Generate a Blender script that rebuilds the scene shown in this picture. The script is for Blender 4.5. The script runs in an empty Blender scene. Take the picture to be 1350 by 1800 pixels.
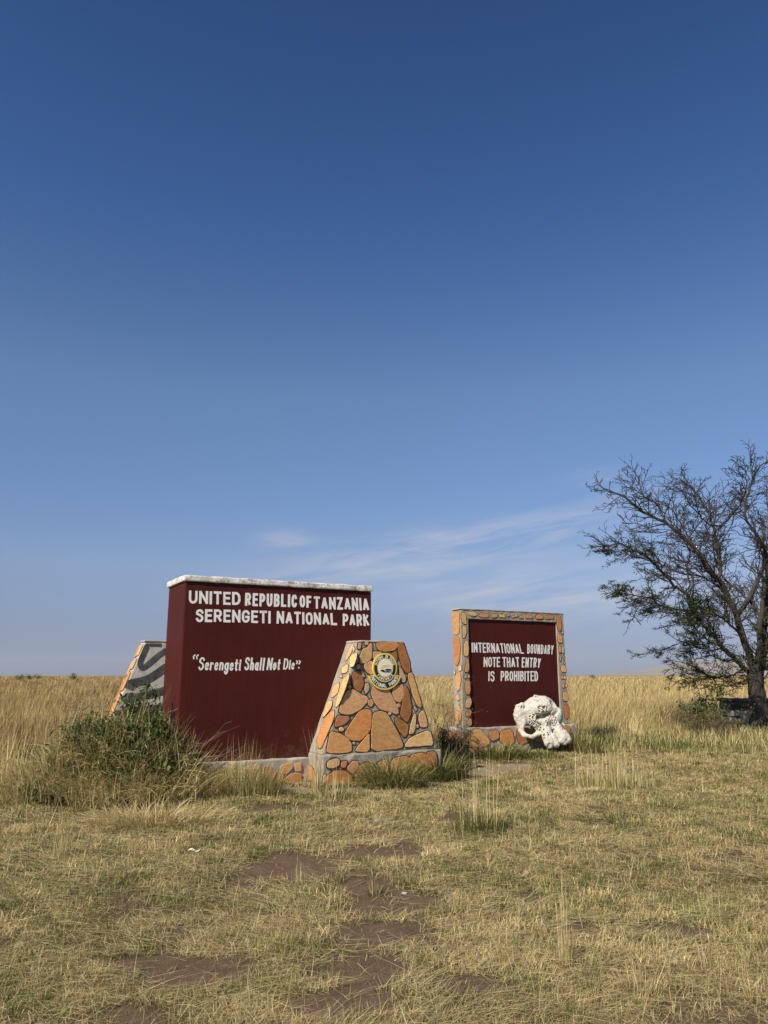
import bpy, bmesh, math, random
import numpy as np
from mathutils import Vector, Matrix

random.seed(7)
rng = np.random.default_rng(7)
sc = bpy.context.scene
COL = sc.collection
R = math.radians

# ------------------------------------------------------------------ camera
F_PX, PITCH, EYE = 1350.0, math.atan(287 / 1350.0), 1.6      # photograph is 1350 x 1800
cam_d = bpy.data.cameras.new("camera")
cam = bpy.data.objects.new("camera", cam_d)
COL.objects.link(cam)
cam.location = (0, 0, EYE)
cam.rotation_euler = (R(90) + PITCH, 0, 0)
cam_d.sensor_width = 36.0
cam_d.lens = F_PX / 1800.0 * 36.0
cam_d.clip_start = 0.05
cam_d.clip_end = 60000
sc.camera = cam

# ------------------------------------------------------------------ world, sun, exposure
SUN_EL = R(41)
SUN_H = (-0.616, -0.788)                   # horizontal direction towards the sun
SUN_AZ = math.atan2(SUN_H[0], SUN_H[1])
w = bpy.data.worlds.new("World")
sc.world = w
w.use_nodes = True
wn, wl = w.node_tree.nodes, w.node_tree.links
wn.clear()
def N(nodes, typ, **kw):
    n = nodes.new(typ)
    for k, v in kw.items():
        setattr(n, k, v)
    return n
sky = N(wn, 'ShaderNodeTexSky', sky_type='NISHITA')
sky.sun_disc = False
sky.sun_elevation = SUN_EL
sky.sun_rotation = SUN_AZ
sky.altitude = 1500
sky.air_density = 1.0
sky.dust_density = 1.6
sky.ozone_density = 2.0
bg = N(wn, 'ShaderNodeBackground')
bg.inputs['Strength'].default_value = 0.075
wout = N(wn, 'ShaderNodeOutputWorld')
hs = N(wn, 'ShaderNodeHueSaturation')
hs.inputs['Hue'].default_value = 0.505
hs.inputs['Saturation'].default_value = 0.95
wl.new(sky.outputs[0], hs.inputs['Color'])
# measured tint of the air by elevation, on top of the physical sky
tc = N(wn, 'ShaderNodeTexCoord')
sep = N(wn, 'ShaderNodeSeparateXYZ')
wl.new(tc.outputs['Generated'], sep.inputs[0])
AIR = [(0, (0.318, 0.384, 0.636)), (0.062, (0.573, 0.581, 0.769)), (0.135, (0.848, 0.881, 0.984)), (0.208, (0.822, 0.969, 1.134)), (0.349, (0.896, 1.133, 1.276)), (0.535, (0.464, 0.84, 1.221)), (0.712, (0.297, 0.641, 1.028))]
air = N(wn, 'ShaderNodeValToRGB')
el = air.color_ramp.elements
while len(el) < len(AIR): el.new(0.5)
for i, (p, c) in enumerate(AIR):
    el[i].position = p; el[i].color = tuple(x / 2 for x in c) + (1,)
wl.new(sep.outputs[2], air.inputs[0])
tint = N(wn, 'ShaderNodeMixRGB', blend_type='MULTIPLY')
tint.inputs[0].default_value = 1.0
wl.new(hs.outputs[0], tint.inputs[1])
wl.new(air.outputs[0], tint.inputs[2])
dbl = N(wn, 'ShaderNodeMixRGB', blend_type='ADD')
dbl.inputs[0].default_value = 1.0
wl.new(tint.outputs[0], dbl.inputs[1]); wl.new(tint.outputs[0], dbl.inputs[2])
# thin high cirrus, a function of the view direction on a flat cloud deck
def M(op, a, b=None, c=None, nodes=wn, links=wl):
    n = nodes.new('ShaderNodeMath'); n.operation = op
    for i, v in enumerate((a, b, c)):
        if v is None: continue
        if isinstance(v, (int, float)): n.inputs[i].default_value = v
        else: links.new(v, n.inputs[i])
    return n.outputs[0]
zc = M('MAXIMUM', sep.outputs[2], 0.02)
az_ = M('ARCTAN2', sep.outputs[0], sep.outputs[1])
comb = N(wn, 'ShaderNodeCombineXYZ')
wl.new(M('MULTIPLY', az_, 0.62), comb.inputs[0])
tilt = M('MULTIPLY_ADD', az_, -0.15, zc)
wl.new(M('MULTIPLY', tilt, 4.6), comb.inputs[1])
comb.inputs[2].default_value = 3.1
nz = N(wn, 'ShaderNodeTexNoise'); nz.inputs['Scale'].default_value = 9.0
nz.inputs['Detail'].default_value = 9; nz.inputs['Roughness'].default_value = 0.68
nz.inputs['Distortion'].default_value = 0.5
wl.new(comb.outputs[0], nz.inputs['Vector'])
def bump1(val, centre, width):               # smooth 0..1..0 bell
    d = M('DIVIDE', M('SUBTRACT', val, centre), width)
    return M('POWER', 2.718, M('MULTIPLY', M('MULTIPLY', d, d), -1.0))
band1 = M('MULTIPLY', bump1(M('MULTIPLY_ADD', az_, -0.15, zc), 0.149, 0.024), bump1(az_, 0.10, 0.21))
band2 = M('MULTIPLY', M('MULTIPLY', bump1(zc, 0.10, 0.035), bump1(az_, 0.22, 0.22)), 0.85)
band3 = M('MULTIPLY', bump1(zc, 0.235, 0.014), M('MULTIPLY', bump1(az_, 0.29, 0.04), 0.55))
band4 = M('MULTIPLY', M('MULTIPLY', bump1(zc, 0.172, 0.012), bump1(az_, -0.13, 0.035)), 0.8)
band = M('ADD', M('ADD', band1, band2), M('ADD', band3, band4))
thr = M('MULTIPLY', M('SUBTRACT', nz.outputs[0], 0.39), 3.6)
cm = M('MULTIPLY', M('MINIMUM', M('MAXIMUM', thr, 0.0), 1.0), band)
cm = M('MINIMUM', M('MULTIPLY', cm, 0.78), 0.55)
mixc = N(wn, 'ShaderNodeMixRGB')
wl.new(cm, mixc.inputs[0])
wl.new(dbl.outputs[0], mixc.inputs[1])
mixc.inputs[2].default_value = (7.0, 6.7, 6.9, 1)
wl.new(mixc.outputs[0], bg.inputs['Color'])
wl.new(bg.outputs[0], wout.inputs['Surface'])

sun_d = bpy.data.lights.new("sun", 'SUN')
sun_d.energy = 5.0
sun_d.angle = R(0.53)
sun_d.color = (1.0, 0.90, 0.74)
sun = bpy.data.objects.new("sun", sun_d)
COL.objects.link(sun)
sv = Vector((SUN_H[0] * math.cos(SUN_EL), SUN_H[1] * math.cos(SUN_EL), math.sin(SUN_EL)))
sun.rotation_euler = sv.to_track_quat('Z', 'Y').to_euler()
sc.view_settings.view_transform = 'Standard'
sc.view_settings.look = 'None'
sc.view_settings.exposure = 0.33
sc.view_settings.gamma = 1.0

# ------------------------------------------------------------------ survey helpers (pixels of the photograph -> places)
ct, st = math.cos(PITCH), math.sin(PITCH)
EYEV = np.array([0, 0, EYE])
def ray(x, y):
    a = (x - 675) / F_PX; v = (900 - y) / F_PX
    return np.array([a, ct - v * st, st + v * ct])
def ground_at(x, y, z=0.0):
    r = ray(x, y)
    return EYEV + r * (z - EYE) / r[2]
class Face:
    """a flat face of masonry: origin o (on the ground), horizontal axis a, second axis b, outward normal n"""
    def __init__(self, o, a, b):
        self.o = np.array(o, float); self.a = np.array(a, float); self.b = np.array(b, float)
        n = np.cross(self.a, self.b); self.n = n / np.linalg.norm(n)
    def shift(self, d):
        f = Face(self.o + self.n * d, self.a, self.b); f.n = self.n
        return f
    def pt(self, s, t, off=0.0):
        return self.o + self.a * s + self.b * t + self.n * off
    def hit(self, x, y):
        r = ray(x, y)
        q = EYEV + r * np.dot(self.o - EYEV, self.n) / np.dot(r, self.n) - self.o
        m = np.array([[self.a @ self.a, self.a @ self.b], [self.a @ self.b, self.b @ self.b]])
        return np.linalg.solve(m, np.array([q @ self.a, q @ self.b]))
def zoomed(pts, k, ox, oy):
    return [(ox + x / k, oy + y / k) for x, y in pts]

ANG = R(61.5)
U = np.array([math.sin(ANG), math.cos(ANG), 0.0])
NRM = np.array([U[1], -U[0], 0.0])
Z = np.array([0, 0, 1.0])
P0 = ground_at(570, 1380)                       # near corner of the pillar's plinth
Q0 = ground_at(815, 1332)                       # near corner of the boundary sign's plinth

# ------------------------------------------------------------------ object helpers
def tag(o, label=None, cat=None, group=None, kind=None):
    if label: o['label'] = label
    if cat: o['category'] = cat
    if group: o['group'] = group
    if kind: o['kind'] = kind
    return o
def thing(name, loc, label, cat, group=None):
    o = bpy.data.objects.new(name, None)
    o.location = loc
    o.empty_display_size = 0.2
    COL.objects.link(o)
    return tag(o, label, cat, group, 'thing')
def link(name, me, mats, parent=None, smooth=False):
    if not isinstance(mats, (list, tuple)): mats = [mats]
    for m in mats: me.materials.append(m)
    if smooth:
        me.polygons.foreach_set('use_smooth', np.ones(len(me.polygons), bool))
    o = bpy.data.objects.new(name, me)
    COL.objects.link(o)
    if parent is not None:
        o.parent = parent
        me.transform(Matrix.Translation(-parent_world(parent)))
    return o
def parent_world(p):
    v = Vector((0, 0, 0))
    while p is not None:
        v += p.location; p = p.parent
    return v
class MB:
    """collects faces into one mesh; colours per face, materials per face"""
    def __init__(self): self.v = []; self.f = []; self.c = []; self.m = []
    def add(self, verts, faces, col=(1, 1, 1), mat=0):
        k = len(self.v)
        self.v += [tuple(map(float, p)) for p in verts]
        for f in faces:
            self.f.append([i + k for i in f]); self.c.append(col); self.m.append(mat)
    def build(self, name, mats, parent=None, smooth=False):
        me = bpy.data.meshes.new(name)
        me.from_pydata(self.v, [], self.f)
        me.update()
        a = me.attributes.new('Col', 'FLOAT_COLOR', 'FACE')
        a.data.foreach_set('color', np.array([list(c) + [1.0] for c in self.c], dtype=np.float32).ravel())
        me.polygons.foreach_set('material_index', np.array(self.m, dtype=np.int32))
        return link(name, me, mats, parent, smooth)
def box_faces(c):           # 8 corners: bottom 4 ccw, top 4
    return [(0, 3, 2, 1), (4, 5, 6, 7), (0, 1, 5, 4), (1, 2, 6, 5), (2, 3, 7, 6), (3, 0, 4, 7)]
def rough_block(name, corners, mat, parent, cuts=0.12, amp=0.006, bevel=0.012, seed=0, freq=3.0):
    """a masonry block from 8 corners: bevelled, subdivided and slightly uneven"""
    bm = bmesh.new()
    vs = [bm.verts.new(tuple(c)) for c in corners]
    for f in box_faces(None): bm.faces.new([vs[i] for i in f])
    bmesh.ops.recalc_face_normals(bm, faces=bm.faces)
    for _ in range(6):
        es = [e for e in bm.edges if e.calc_length() > cuts * 2]
        if not es: break
        bmesh.ops.subdivide_edges(bm, edges=es, cuts=1, use_grid_fill=True)
    sharp = [e for e in bm.edges if len(e.link_faces) == 2 and e.calc_face_angle(0) > 0.5]
    bmesh.ops.bevel(bm, geom=sharp, offset=bevel, segments=2, affect='EDGES', profile=0.6)
    from mathutils import noise
    bm.normal_update()
    for v in bm.verts:
        p = v.co * freq + Vector((seed * 7.1, 0, 0))
        v.co += v.normal * (noise.noise(p) * amp + noise.noise(p * 4.3) * amp * 0.5)
    me = bpy.data.meshes.new(name)
    bm.to_mesh(me); bm.free()
    return link(name, me, mat, parent)

def chaikin(pts, it=2):
    p = np.array(pts, float)
    for _ in range(it):
        q = np.roll(p, -1, 0)
        p = np.stack([p * 0.85 + q * 0.15, p * 0.15 + q * 0.85], 1).reshape(-1, 2)
    return p
def area2(p):
    q = np.roll(p, -1, 0)
    return 0.5 * np.sum(p[:, 0] * q[:, 1] - q[:, 0] * p[:, 1])
def offset(p, d):
    if area2(p) < 0: p = p[::-1]
    t = np.roll(p, -1, 0) - np.roll(p, 1, 0)
    t /= np.maximum(np.linalg.norm(t, axis=1, keepdims=True), 1e-9)
    return p + np.stack([t[:, 1], -t[:, 0]], 1) * d
def prism(mb, face, poly, o0, o1, col=(1, 1, 1), mat=0, bevel=0.0):
    p = np.array(poly, float)
    if area2(p) < 0: p = p[::-1]
    n = len(p)
    lo = [face.pt(s, t, o0) for s, t in p]
    if bevel:
        mid = [face.pt(s, t, o1 - bevel * 0.5) for s, t in p]
        ins = offset(p, -bevel)
        hi = [face.pt(s, t, o1) for s, t in ins]
        vs = lo + mid + hi
        fs = [(i, (i + 1) % n, n + (i + 1) % n, n + i) for i in range(n)]
        fs += [(n + i, n + (i + 1) % n, 2 * n + (i + 1) % n, 2 * n + i) for i in range(n)]
        fs.append(tuple(range(2 * n, 3 * n)))
    else:
        hi = [face.pt(s, t, o1) for s, t in p]
        vs = lo + hi
        fs = [(i, (i + 1) % n, n + (i + 1) % n, n + i) for i in range(n)] + [tuple(range(n, 2 * n))]
    mb.add(vs, fs, col, mat)

# ------------------------------------------------------------------ materials
def mat(name):
    m = bpy.data.materials.new(name); m.use_nodes = True
    nt = m.node_tree; nt.nodes.clear()
    out = nt.nodes.new('ShaderNodeOutputMaterial')
    b = nt.nodes.new('ShaderNodeBsdfPrincipled')
    nt.links.new(b.outputs[0], out.inputs[0])
    return m, nt, b
def tex(nt, scale, detail=6, rough=0.6, coord='Object', stretch=None, dist=0.0):
    t = nt.nodes.new('ShaderNodeTexCoord')
    n = nt.nodes.new('ShaderNodeTexNoise')
    n.inputs['Scale'].default_value = scale; n.inputs['Detail'].default_value = detail
    n.inputs['Roughness'].default_value = rough; n.inputs['Distortion'].default_value = dist
    if stretch:
        mp = nt.nodes.new('ShaderNodeMapping'); mp.inputs['Scale'].default_value = stretch
        nt.links.new(t.outputs[coord], mp.inputs[0]); nt.links.new(mp.outputs[0], n.inputs['Vector'])
    else:
        nt.links.new(t.outputs[coord], n.inputs['Vector'])
    return n.outputs[0]
def ramp(nt, val, stops):
    r = nt.nodes.new('ShaderNodeValToRGB')
    e = r.color_ramp.elements
    while len(e) < len(stops): e.new(0.5)
    for i, (p, c) in enumerate(stops):
        e[i].position = p
        e[i].color = (c, c, c, 1) if isinstance(c, (int, float)) else (*c, 1)
    nt.links.new(val, r.inputs[0])
    return r.outputs[0]
def mix(nt, fac, a, b, mode='MIX'):
    n = nt.nodes.new('ShaderNodeMixRGB'); n.blend_type = mode
    for i, v in enumerate((fac, a, b)):
        if isinstance(v, (int, float)): n.inputs[i].default_value = v if i == 0 else (v, v, v, 1)
        elif isinstance(v, tuple): n.inputs[i].default_value = (*v, 1)
        else: nt.links.new(v, n.inputs[i])
    return n.outputs[0]
def bump(nt, b, val, strength, dist=0.01):
    n = nt.nodes.new('ShaderNodeBump'); n.inputs['Strength'].default_value = strength
    n.inputs['Distance'].default_value = dist
    nt.links.new(val, n.inputs['Height']); nt.links.new(n.outputs[0], b.inputs['Normal'])
def attr(nt, name='Col'):
    n = nt.nodes.new('ShaderNodeAttribute'); n.attribute_name = name
    return n.outputs['Color']

def maroon_paint(name, seed):
    m, nt, b = mat(name)
    big = tex(nt, 1.3, 7, 0.65)
    streak = tex(nt, 2.0, 6, 0.7, stretch=(5, 5, 0.5))
    c = ramp(nt, big, [(0.3, (0.056, 0.0088, 0.0062)), (0.7, (0.074, 0.0125, 0.009))])
    c = mix(nt, ramp(nt, tex(nt, 0.7, 9, 0.75), [(0.42, 0.0), (0.62, 0.5)]), c, (0.052, 0.012, 0.0095))
    c = mix(nt, ramp(nt, streak, [(0.50, 0.0), (0.78, 0.35)]), c, (0.10, 0.028, 0.022))
    ge = nt.nodes.new('ShaderNodeNewGeometry'); sx = nt.nodes.new('ShaderNodeSeparateXYZ'); nt.links.new(ge.outputs['Position'], sx.inputs[0])
    low = nt.nodes.new('ShaderNodeMapRange'); low.inputs[1].default_value = 0.95; low.inputs[2].default_value = 0.35; low.inputs[3].default_value = 0.0; low.inputs[4].default_value = 0.22
    nt.links.new(sx.outputs[2], low.inputs[0])
    mul = nt.nodes.new('ShaderNodeMath'); mul.operation = 'ADD'; nt.links.new(low.outputs[0], mul.inputs[0]); nt.links.new(tex(nt, 6, 9, 0.8), mul.inputs[1])
    c = mix(nt, ramp(nt, mul.outputs[0], [(0.66, 0.0), (0.80, 0.55)]), c, (0.13, 0.075, 0.05))
    fine = tex(nt, 55, 3, 0.6)
    c = mix(nt, ramp(nt, fine, [(0.765, 0.0), (0.785, 0.7)]), c, (0.42, 0.36, 0.33))
    nt.links.new(c, b.inputs['Base Color'])
    b.inputs['Roughness'].default_value = 0.62
    b.inputs['Specular IOR Level'].default_value = 0.15
    h = mix(nt, 0.4, tex(nt, 7, 6, 0.6), tex(nt, 38, 5, 0.7))
    bump(nt, b, h, 0.55, 0.012)
    return m
MAROON = maroon_paint('maroon_paint', 0)
def white_paint(name, lo=0.62, dirt=0.3):
    m, nt, b = mat(name)
    g = tex(nt, 9, 8, 0.7)
    c = ramp(nt, g, [(0.28, (lo * 0.55, lo * 0.53, lo * 0.48)), (0.42, (lo, lo * 0.98, lo * 0.93)), (0.75, (0.83, 0.82, 0.78))])
    nt.links.new(c, b.inputs['Base Color'])
    b.inputs['Roughness'].default_value = 0.6
    bump(nt, b, tex(nt, 60, 5), 0.3, 0.003)
    return m
LETTER = white_paint('white_letter_paint', 0.78)
def coping_mat():
    m, nt, b = mat('grimy_white_coping')
    g = tex(nt, 5, 9, 0.75); g2 = tex(nt, 26, 6, 0.7)
    c = ramp(nt, g, [(0.38, (0.28, 0.26, 0.22)), (0.50, (0.70, 0.68, 0.62)), (0.7, (0.80, 0.78, 0.73))])
    c = mix(nt, ramp(nt, g2, [(0.52, 0.0), (0.64, 0.85)]), c, (0.13, 0.12, 0.105))
    nt.links.new(c, b.inputs['Base Color']); b.inputs['Roughness'].default_value = 0.85
    bump(nt, b, mix(nt, 0.5, g2, tex(nt, 70, 4)), 0.7, 0.01)
    return m
COPING = coping_mat()
def mortar_mat(name, a, bcol):
    m, nt, b = mat(name)
    g = tex(nt, 6, 8, 0.7)
    c = ramp(nt, g, [(0.3, a), (0.7, bcol)])
    c = mix(nt, ramp(nt, tex(nt, 2.4, 9, 0.75, dist=0.8), [(0.50, 0.0), (0.66, 0.55)]), c, (0.19, 0.165, 0.13))
    c = mix(nt, ramp(nt, tex(nt, 34, 5, 0.7), [(0.55, 0.0), (0.75, 0.5)]), c, (0.14, 0.12, 0.10))
    nt.links.new(c, b.inputs['Base Color']); b.inputs['Roughness'].default_value = 0.9
    bump(nt, b, mix(nt, 0.5, tex(nt, 22, 6, 0.7), tex(nt, 90, 4)), 0.8, 0.012)
    return m
MORTAR = mortar_mat('grey_mortar', (0.27, 0.24, 0.195), (0.41, 0.37, 0.305))
PLASTER = mortar_mat('pale_plaster', (0.35, 0.32, 0.26), (0.52, 0.47, 0.38))
def stone_mat():
    m, nt, b = mat('sandstone')
    col = attr(nt)
    st1 = tex(nt, 9, 7, 0.7, stretch=(1, 1, 3.2), dist=0.8)
    g = tex(nt, 40, 6, 0.75)
    c = mix(nt, 1.0, col, ramp(nt, st1, [(0.25, (0.62, 0.55, 0.48)), (0.5, (0.95, 0.95, 0.95)), (0.78, (1.25, 1.22, 1.15))]), 'MULTIPLY')
    c = mix(nt, 1.0, c, ramp(nt, g, [(0.25, 0.62), (0.55, 1.0), (0.8, 1.2)]), 'MULTIPLY')
    c = mix(nt, ramp(nt, tex(nt, 3.6, 8, 0.75, dist=1.0), [(0.48, 0.0), (0.66, 0.32)]), c, (0.66, 0.48, 0.28))
    c = mix(nt, ramp(nt, tex(nt, 5.2, 8, 0.8, dist=0.6), [(0.56, 0.0), (0.68, 0.5)]), c, (0.27, 0.12, 0.05))
    vein = tex(nt, 14, 8, 0.8, stretch=(2.5, 2.5, 0.8), dist=1.6)
    c = mix(nt, ramp(nt, vein, [(0.487, 0.0), (0.50, 0.5), (0.513, 0.0)]), c, (0.17, 0.07, 0.028))
    nt.links.new(c, b.inputs['Base Color']); b.inputs['Roughness'].default_value = 0.75
    b.inputs['Specular IOR Level'].default_value = 0.25
    bump(nt, b, mix(nt, 0.4, st1, g), 0.6, 0.012)
    return m
STONE = stone_mat()
def flat_mat(name, col, rough=0.6, var=0.25, scale=20):
    m, nt, b = mat(name)
    c = ramp(nt, tex(nt, scale, 6, 0.7), [(0.3, tuple(x * (1 - var) for x in col)), (0.7, tuple(min(x * (1 + var), 0.9) for x in col))])
    nt.links.new(c, b.inputs['Base Color']); b.inputs['Roughness'].default_value = rough
    return m
JOINT = flat_mat('black_joint_line', (0.022, 0.018, 0.015), 0.8, 0.5)
BLACK = flat_mat('black_sign_paint', (0.014, 0.016, 0.013), 0.5)
YELLOW = flat_mat('yellow_sign_paint', (0.78, 0.60, 0.10), 0.5, 0.12)
STRIPE = flat_mat('dark_stripe_paint', (0.062, 0.064, 0.066), 0.8, 0.6, 8)
def leafy(name, trans=0.3, gloss=False):
    m = bpy.data.materials.new(name); m.use_nodes = True
    nt = m.node_tree; nt.nodes.clear()
    out = nt.nodes.new('ShaderNodeOutputMaterial')
    d = nt.nodes.new('ShaderNodeBsdfDiffuse'); t = nt.nodes.new('ShaderNodeBsdfTranslucent')
    mx = nt.nodes.new('ShaderNodeMixShader'); mx.inputs[0].default_value = trans
    c = attr(nt)
    nt.links.new(c, d.inputs[0]); nt.links.new(c, t.inputs[0])
    nt.links.new(d.outputs[0], mx.inputs[1]); nt.links.new(t.outputs[0], mx.inputs[2])
    nt.links.new(mx.outputs[0], out.inputs[0])
    return m
GRASS = leafy('grass_blades', 0.22)
LEAF = leafy('leaves', 0.2)
def bark_mat():
    m, nt, b = mat('bark')
    g = tex(nt, 14, 8, 0.75, stretch=(1, 1, 0.35))
    c = ramp(nt, g, [(0.3, (0.022, 0.017, 0.013)), (0.55, (0.052, 0.040, 0.029)), (0.75, (0.11, 0.088, 0.062))])
    nt.links.new(c, b.inputs['Base Color']); b.inputs['Roughness'].default_value = 0.9
    bump(nt, b, g, 0.8, 0.02)
    return m
BARK = bark_mat()
TWIG = flat_mat('twig_bark', (0.048, 0.037, 0.027), 0.9, 0.4, 3)
DRYSTEM = flat_mat('dry_stem', (0.16, 0.11, 0.07), 0.9, 0.4, 3)

# ------------------------------------------------------------------ ground
def vnoise(x, y, scale, seed=0):
    x = np.asarray(x, float) / scale + seed * 17.3; y = np.asarray(y, float) / scale + seed * 9.7
    xi = np.floor(x).astype(np.int64); yi = np.floor(y).astype(np.int64)
    fx = x - xi; fy = y - yi
    fx = fx * fx * (3 - 2 * fx); fy = fy * fy * (3 - 2 * fy)
    def h(a, b):
        n = (a * 374761393 + b * 668265263 + seed * 144665) & 0x7fffffff
        n = ((n ^ (n >> 13)) * 1274126177) & 0x7fffffff
        n = n ^ (n >> 16)
        return (n & 0xffff) / 65535.0
    return (h(xi, yi) * (1 - fx) + h(xi + 1, yi) * fx) * (1 - fy) + (h(xi, yi + 1) * (1 - fx) + h(xi + 1, yi + 1) * fx) * fy
def fbm(x, y, scale, seed=0, oct=4):
    s = 0; a = 0.5; t = 0
    for i in range(oct):
        s = s + a * vnoise(x, y, scale / 2 ** i, seed + i); t += a; a *= 0.55
    return s / t
SKULL_AT = ground_at(950, 1332)
def height(x, y):
    near = np.clip((60 - np.hypot(x, y)) / 40, 0, 1)
    h = (fbm(x, y, 1.6, 3) - 0.5) * 0.09 * near + (fbm(x, y, 0.35, 5, 3) - 0.5) * 0.035 * near
    h = h + 0.10 * np.exp(-(((x - SKULL_AT[0]) / 0.8) ** 2 + ((y - SKULL_AT[1]) / 0.6) ** 2))
    h = h + np.clip((np.hypot(x, y) - 20) / 15, 0, 1) * (fbm(x, y, 15, 12, 3) - 0.5) * 0.75
    far = np.clip((np.hypot(x, y) - 60) / 400, 0, 1)
    return h + far * (fbm(x, y, 260, 8, 3) - 0.5) * 0.8
# bare earth patches seen in the photograph: centre, half width, half height in its pixels
BARE = [(520, 1528, 75, 24), (655, 1500, 70, 14), (690, 1602, 85, 17), (640, 1568, 60, 20), (675, 1650, 78, 26),
        (345, 1712, 85, 30), (650, 1715, 60, 30), (560, 1775, 110, 30), (205, 1785, 60, 22), (930, 1585, 32, 12),
        (260, 1690, 60, 16), (1010, 1640, 30, 10), (1170, 1640, 80, 12), (820, 1440, 40, 8), (420, 1555, 40, 10), (800, 1745, 60, 20),
        (200, 1660, 18, 8), (1015, 1680, 22, 10), (500, 1420, 60, 6)]
PATHS = [((470, 1388), (600, 1392), 0.30), ((600, 1392), (760, 1372), 0.33), ((760, 1372), (900, 1346), 0.42), ((800, 1362), (870, 1348), 0.55)]
def seg_dist(x, y, a, b):
    d = b - a; t = np.clip(((x - a[0]) * d[0] + (y - a[1]) * d[1]) / (d @ d), 0, 1)
    return np.hypot(x - a[0] - t * d[0], y - a[1] - t * d[1])
def bare(x, y):
    m = np.zeros_like(np.asarray(x, float))
    wob = (fbm(x, y, 0.35, 21, 4) - 0.5) * 2.4
    for cx, cy, hw, hh in BARE:
        c = ground_at(cx, cy); top = ground_at(cx, cy - hh)[1]; bot = ground_at(cx, cy + hh)[1]
        rx = hw / F_PX * c[1]; ry = (top - bot) / 2
        q = np.hypot((x - c[0]) / rx, (y - (top + bot) / 2) / ry) + wob * 0.8
        m = np.maximum(m, np.clip((1.33 - q) / 0.5, 0, 1))
    for a, b, wd in PATHS:
        q = seg_dist(x, y, ground_at(*a)[:2], ground_at(*b)[:2]) / wd + wob * 0.4
        m = np.maximum(m, np.clip((1.3 - q) / 0.5, 0, 1) * 0.98)
    spots = np.clip((fbm(x, y, 0.55, 31, 4) - 0.66) / 0.06, 0, 1) * 0.75
    return np.maximum(m, spots)

def axis(lo, hi, step, far_lo, far_hi, g=1.22):
    a = list(np.arange(lo, hi + 1e-6, step))
    s = step; x = hi
    while x < far_hi: s *= g; x += s; a.append(x)
    s = step; x = lo
    while x > far_lo: s *= g; x -= s; a.insert(0, x)
    return np.array(a)
gx = axis(-8, 9, 0.07, -9000, 9000); gy = axis(2.5, 18, 0.07, -300, 12000)
GX, GY = np.meshgrid(gx, gy)
GZ = height(GX, GY)
nv = GX.size; nxv = len(gx)
gv = np.stack([GX, GY, GZ], -1).reshape(-1, 3)
ii = np.arange(nv).reshape(len(gy), nxv)
quads = np.stack([ii[:-1, :-1], ii[:-1, 1:], ii[1:, 1:], ii[1:, :-1]], -1).reshape(-1, 4)
def mesh_np(name, verts, tris_or_quads, col=None):
    k = tris_or_quads.shape[1]
    me = bpy.data.meshes.new(name)
    me.vertices.add(len(verts)); me.vertices.foreach_set('co', verts.astype(np.float32).ravel())
    nf = len(tris_or_quads)
    me.loops.add(nf * k); me.loops.foreach_set('vertex_index', tris_or_quads.astype(np.int32).ravel())
    me.polygons.add(nf); me.polygons.foreach_set('loop_start', np.arange(0, nf * k, k, dtype=np.int32))
    me.update(calc_edges=False)
    if col is not None:
        a = me.attributes.new('Col', 'FLOAT_COLOR', 'POINT')
        a.data.foreach_set('color', np.concatenate([col, np.ones((len(col), 1))], 1).astype(np.float32).ravel())
    return me
gb = bare(GX, GY).ravel()
def trodden(x, y):
    m = np.zeros_like(x); wob = (fbm(x, y, 0.4, 23, 4) - 0.5) * 1.6
    for a, b, wd in PATHS:
        m = np.maximum(m, np.clip((1.5 - seg_dist(x, y, ground_at(*a)[:2], ground_at(*b)[:2]) / wd - wob) / 0.7, 0, 1))
    return m
gcol = np.stack([gb, fbm(GX, GY, 0.9, 41).ravel(), trodden(GX, GY).ravel()], -1)
me = mesh_np('ground', gv, quads, gcol)
m, nt, b = mat('savanna_soil')
a_ = nt.nodes.new('ShaderNodeAttribute'); a_.attribute_name = 'Col'
sp = nt.nodes.new('ShaderNodeSeparateColor'); nt.links.new(a_.outputs['Color'], sp.inputs[0])
soil = ramp(nt, tex(nt, 5, 8, 0.7), [(0.3, (0.155, 0.102, 0.064)), (0.7, (0.25, 0.172, 0.108))])
soil = mix(nt, ramp(nt, tex(nt, 60, 6, 0.8), [(0.30, 0.75), (0.55, 0.0)]), soil, (0.10, 0.068, 0.045))
soil = mix(nt, ramp(nt, tex(nt, 130, 3, 0.6), [(0.60, 0.0), (0.68, 0.75)]), soil, (0.33, 0.26, 0.18))
thatch = ramp(nt, tex(nt, 70, 6, 0.8, stretch=(0.4, 1.6, 1)), [(0.3, (0.085, 0.065, 0.035)), (0.6, (0.20, 0.155, 0.085)), (0.8, (0.31, 0.25, 0.14))])
near_c = mix(nt, sp.outputs[0], thatch, mix(nt, sp.outputs[2], soil, mix(nt, 0.75, soil, (0.40, 0.32, 0.225))))
farg = ramp(nt, tex(nt, 0.05, 8, 0.75), [(0.35, (0.20, 0.145, 0.072)), (0.65, (0.33, 0.25, 0.125))])
geo = nt.nodes.new('ShaderNodeNewGeometry'); spx = nt.nodes.new('ShaderNodeSeparateXYZ')
nt.links.new(geo.outputs['Position'], spx.inputs[0])
mr = nt.nodes.new('ShaderNodeMapRange'); mr.inputs[1].default_value = 18; mr.inputs[2].default_value = 45
nt.links.new(spx.outputs[1], mr.inputs[0])
nt.links.new(mix(nt, mr.outputs[0], near_c, farg), b.inputs['Base Color'])
b.inputs['Roughness'].default_value = 0.95; b.inputs['Specular IOR Level'].default_value = 0.1
bump(nt, b, mix(nt, 0.5, tex(nt, 30, 8, 0.75), tex(nt, 120, 4)), 1.0, 0.035)
tag(link('ground', me, m, smooth=True), kind='structure')

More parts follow.
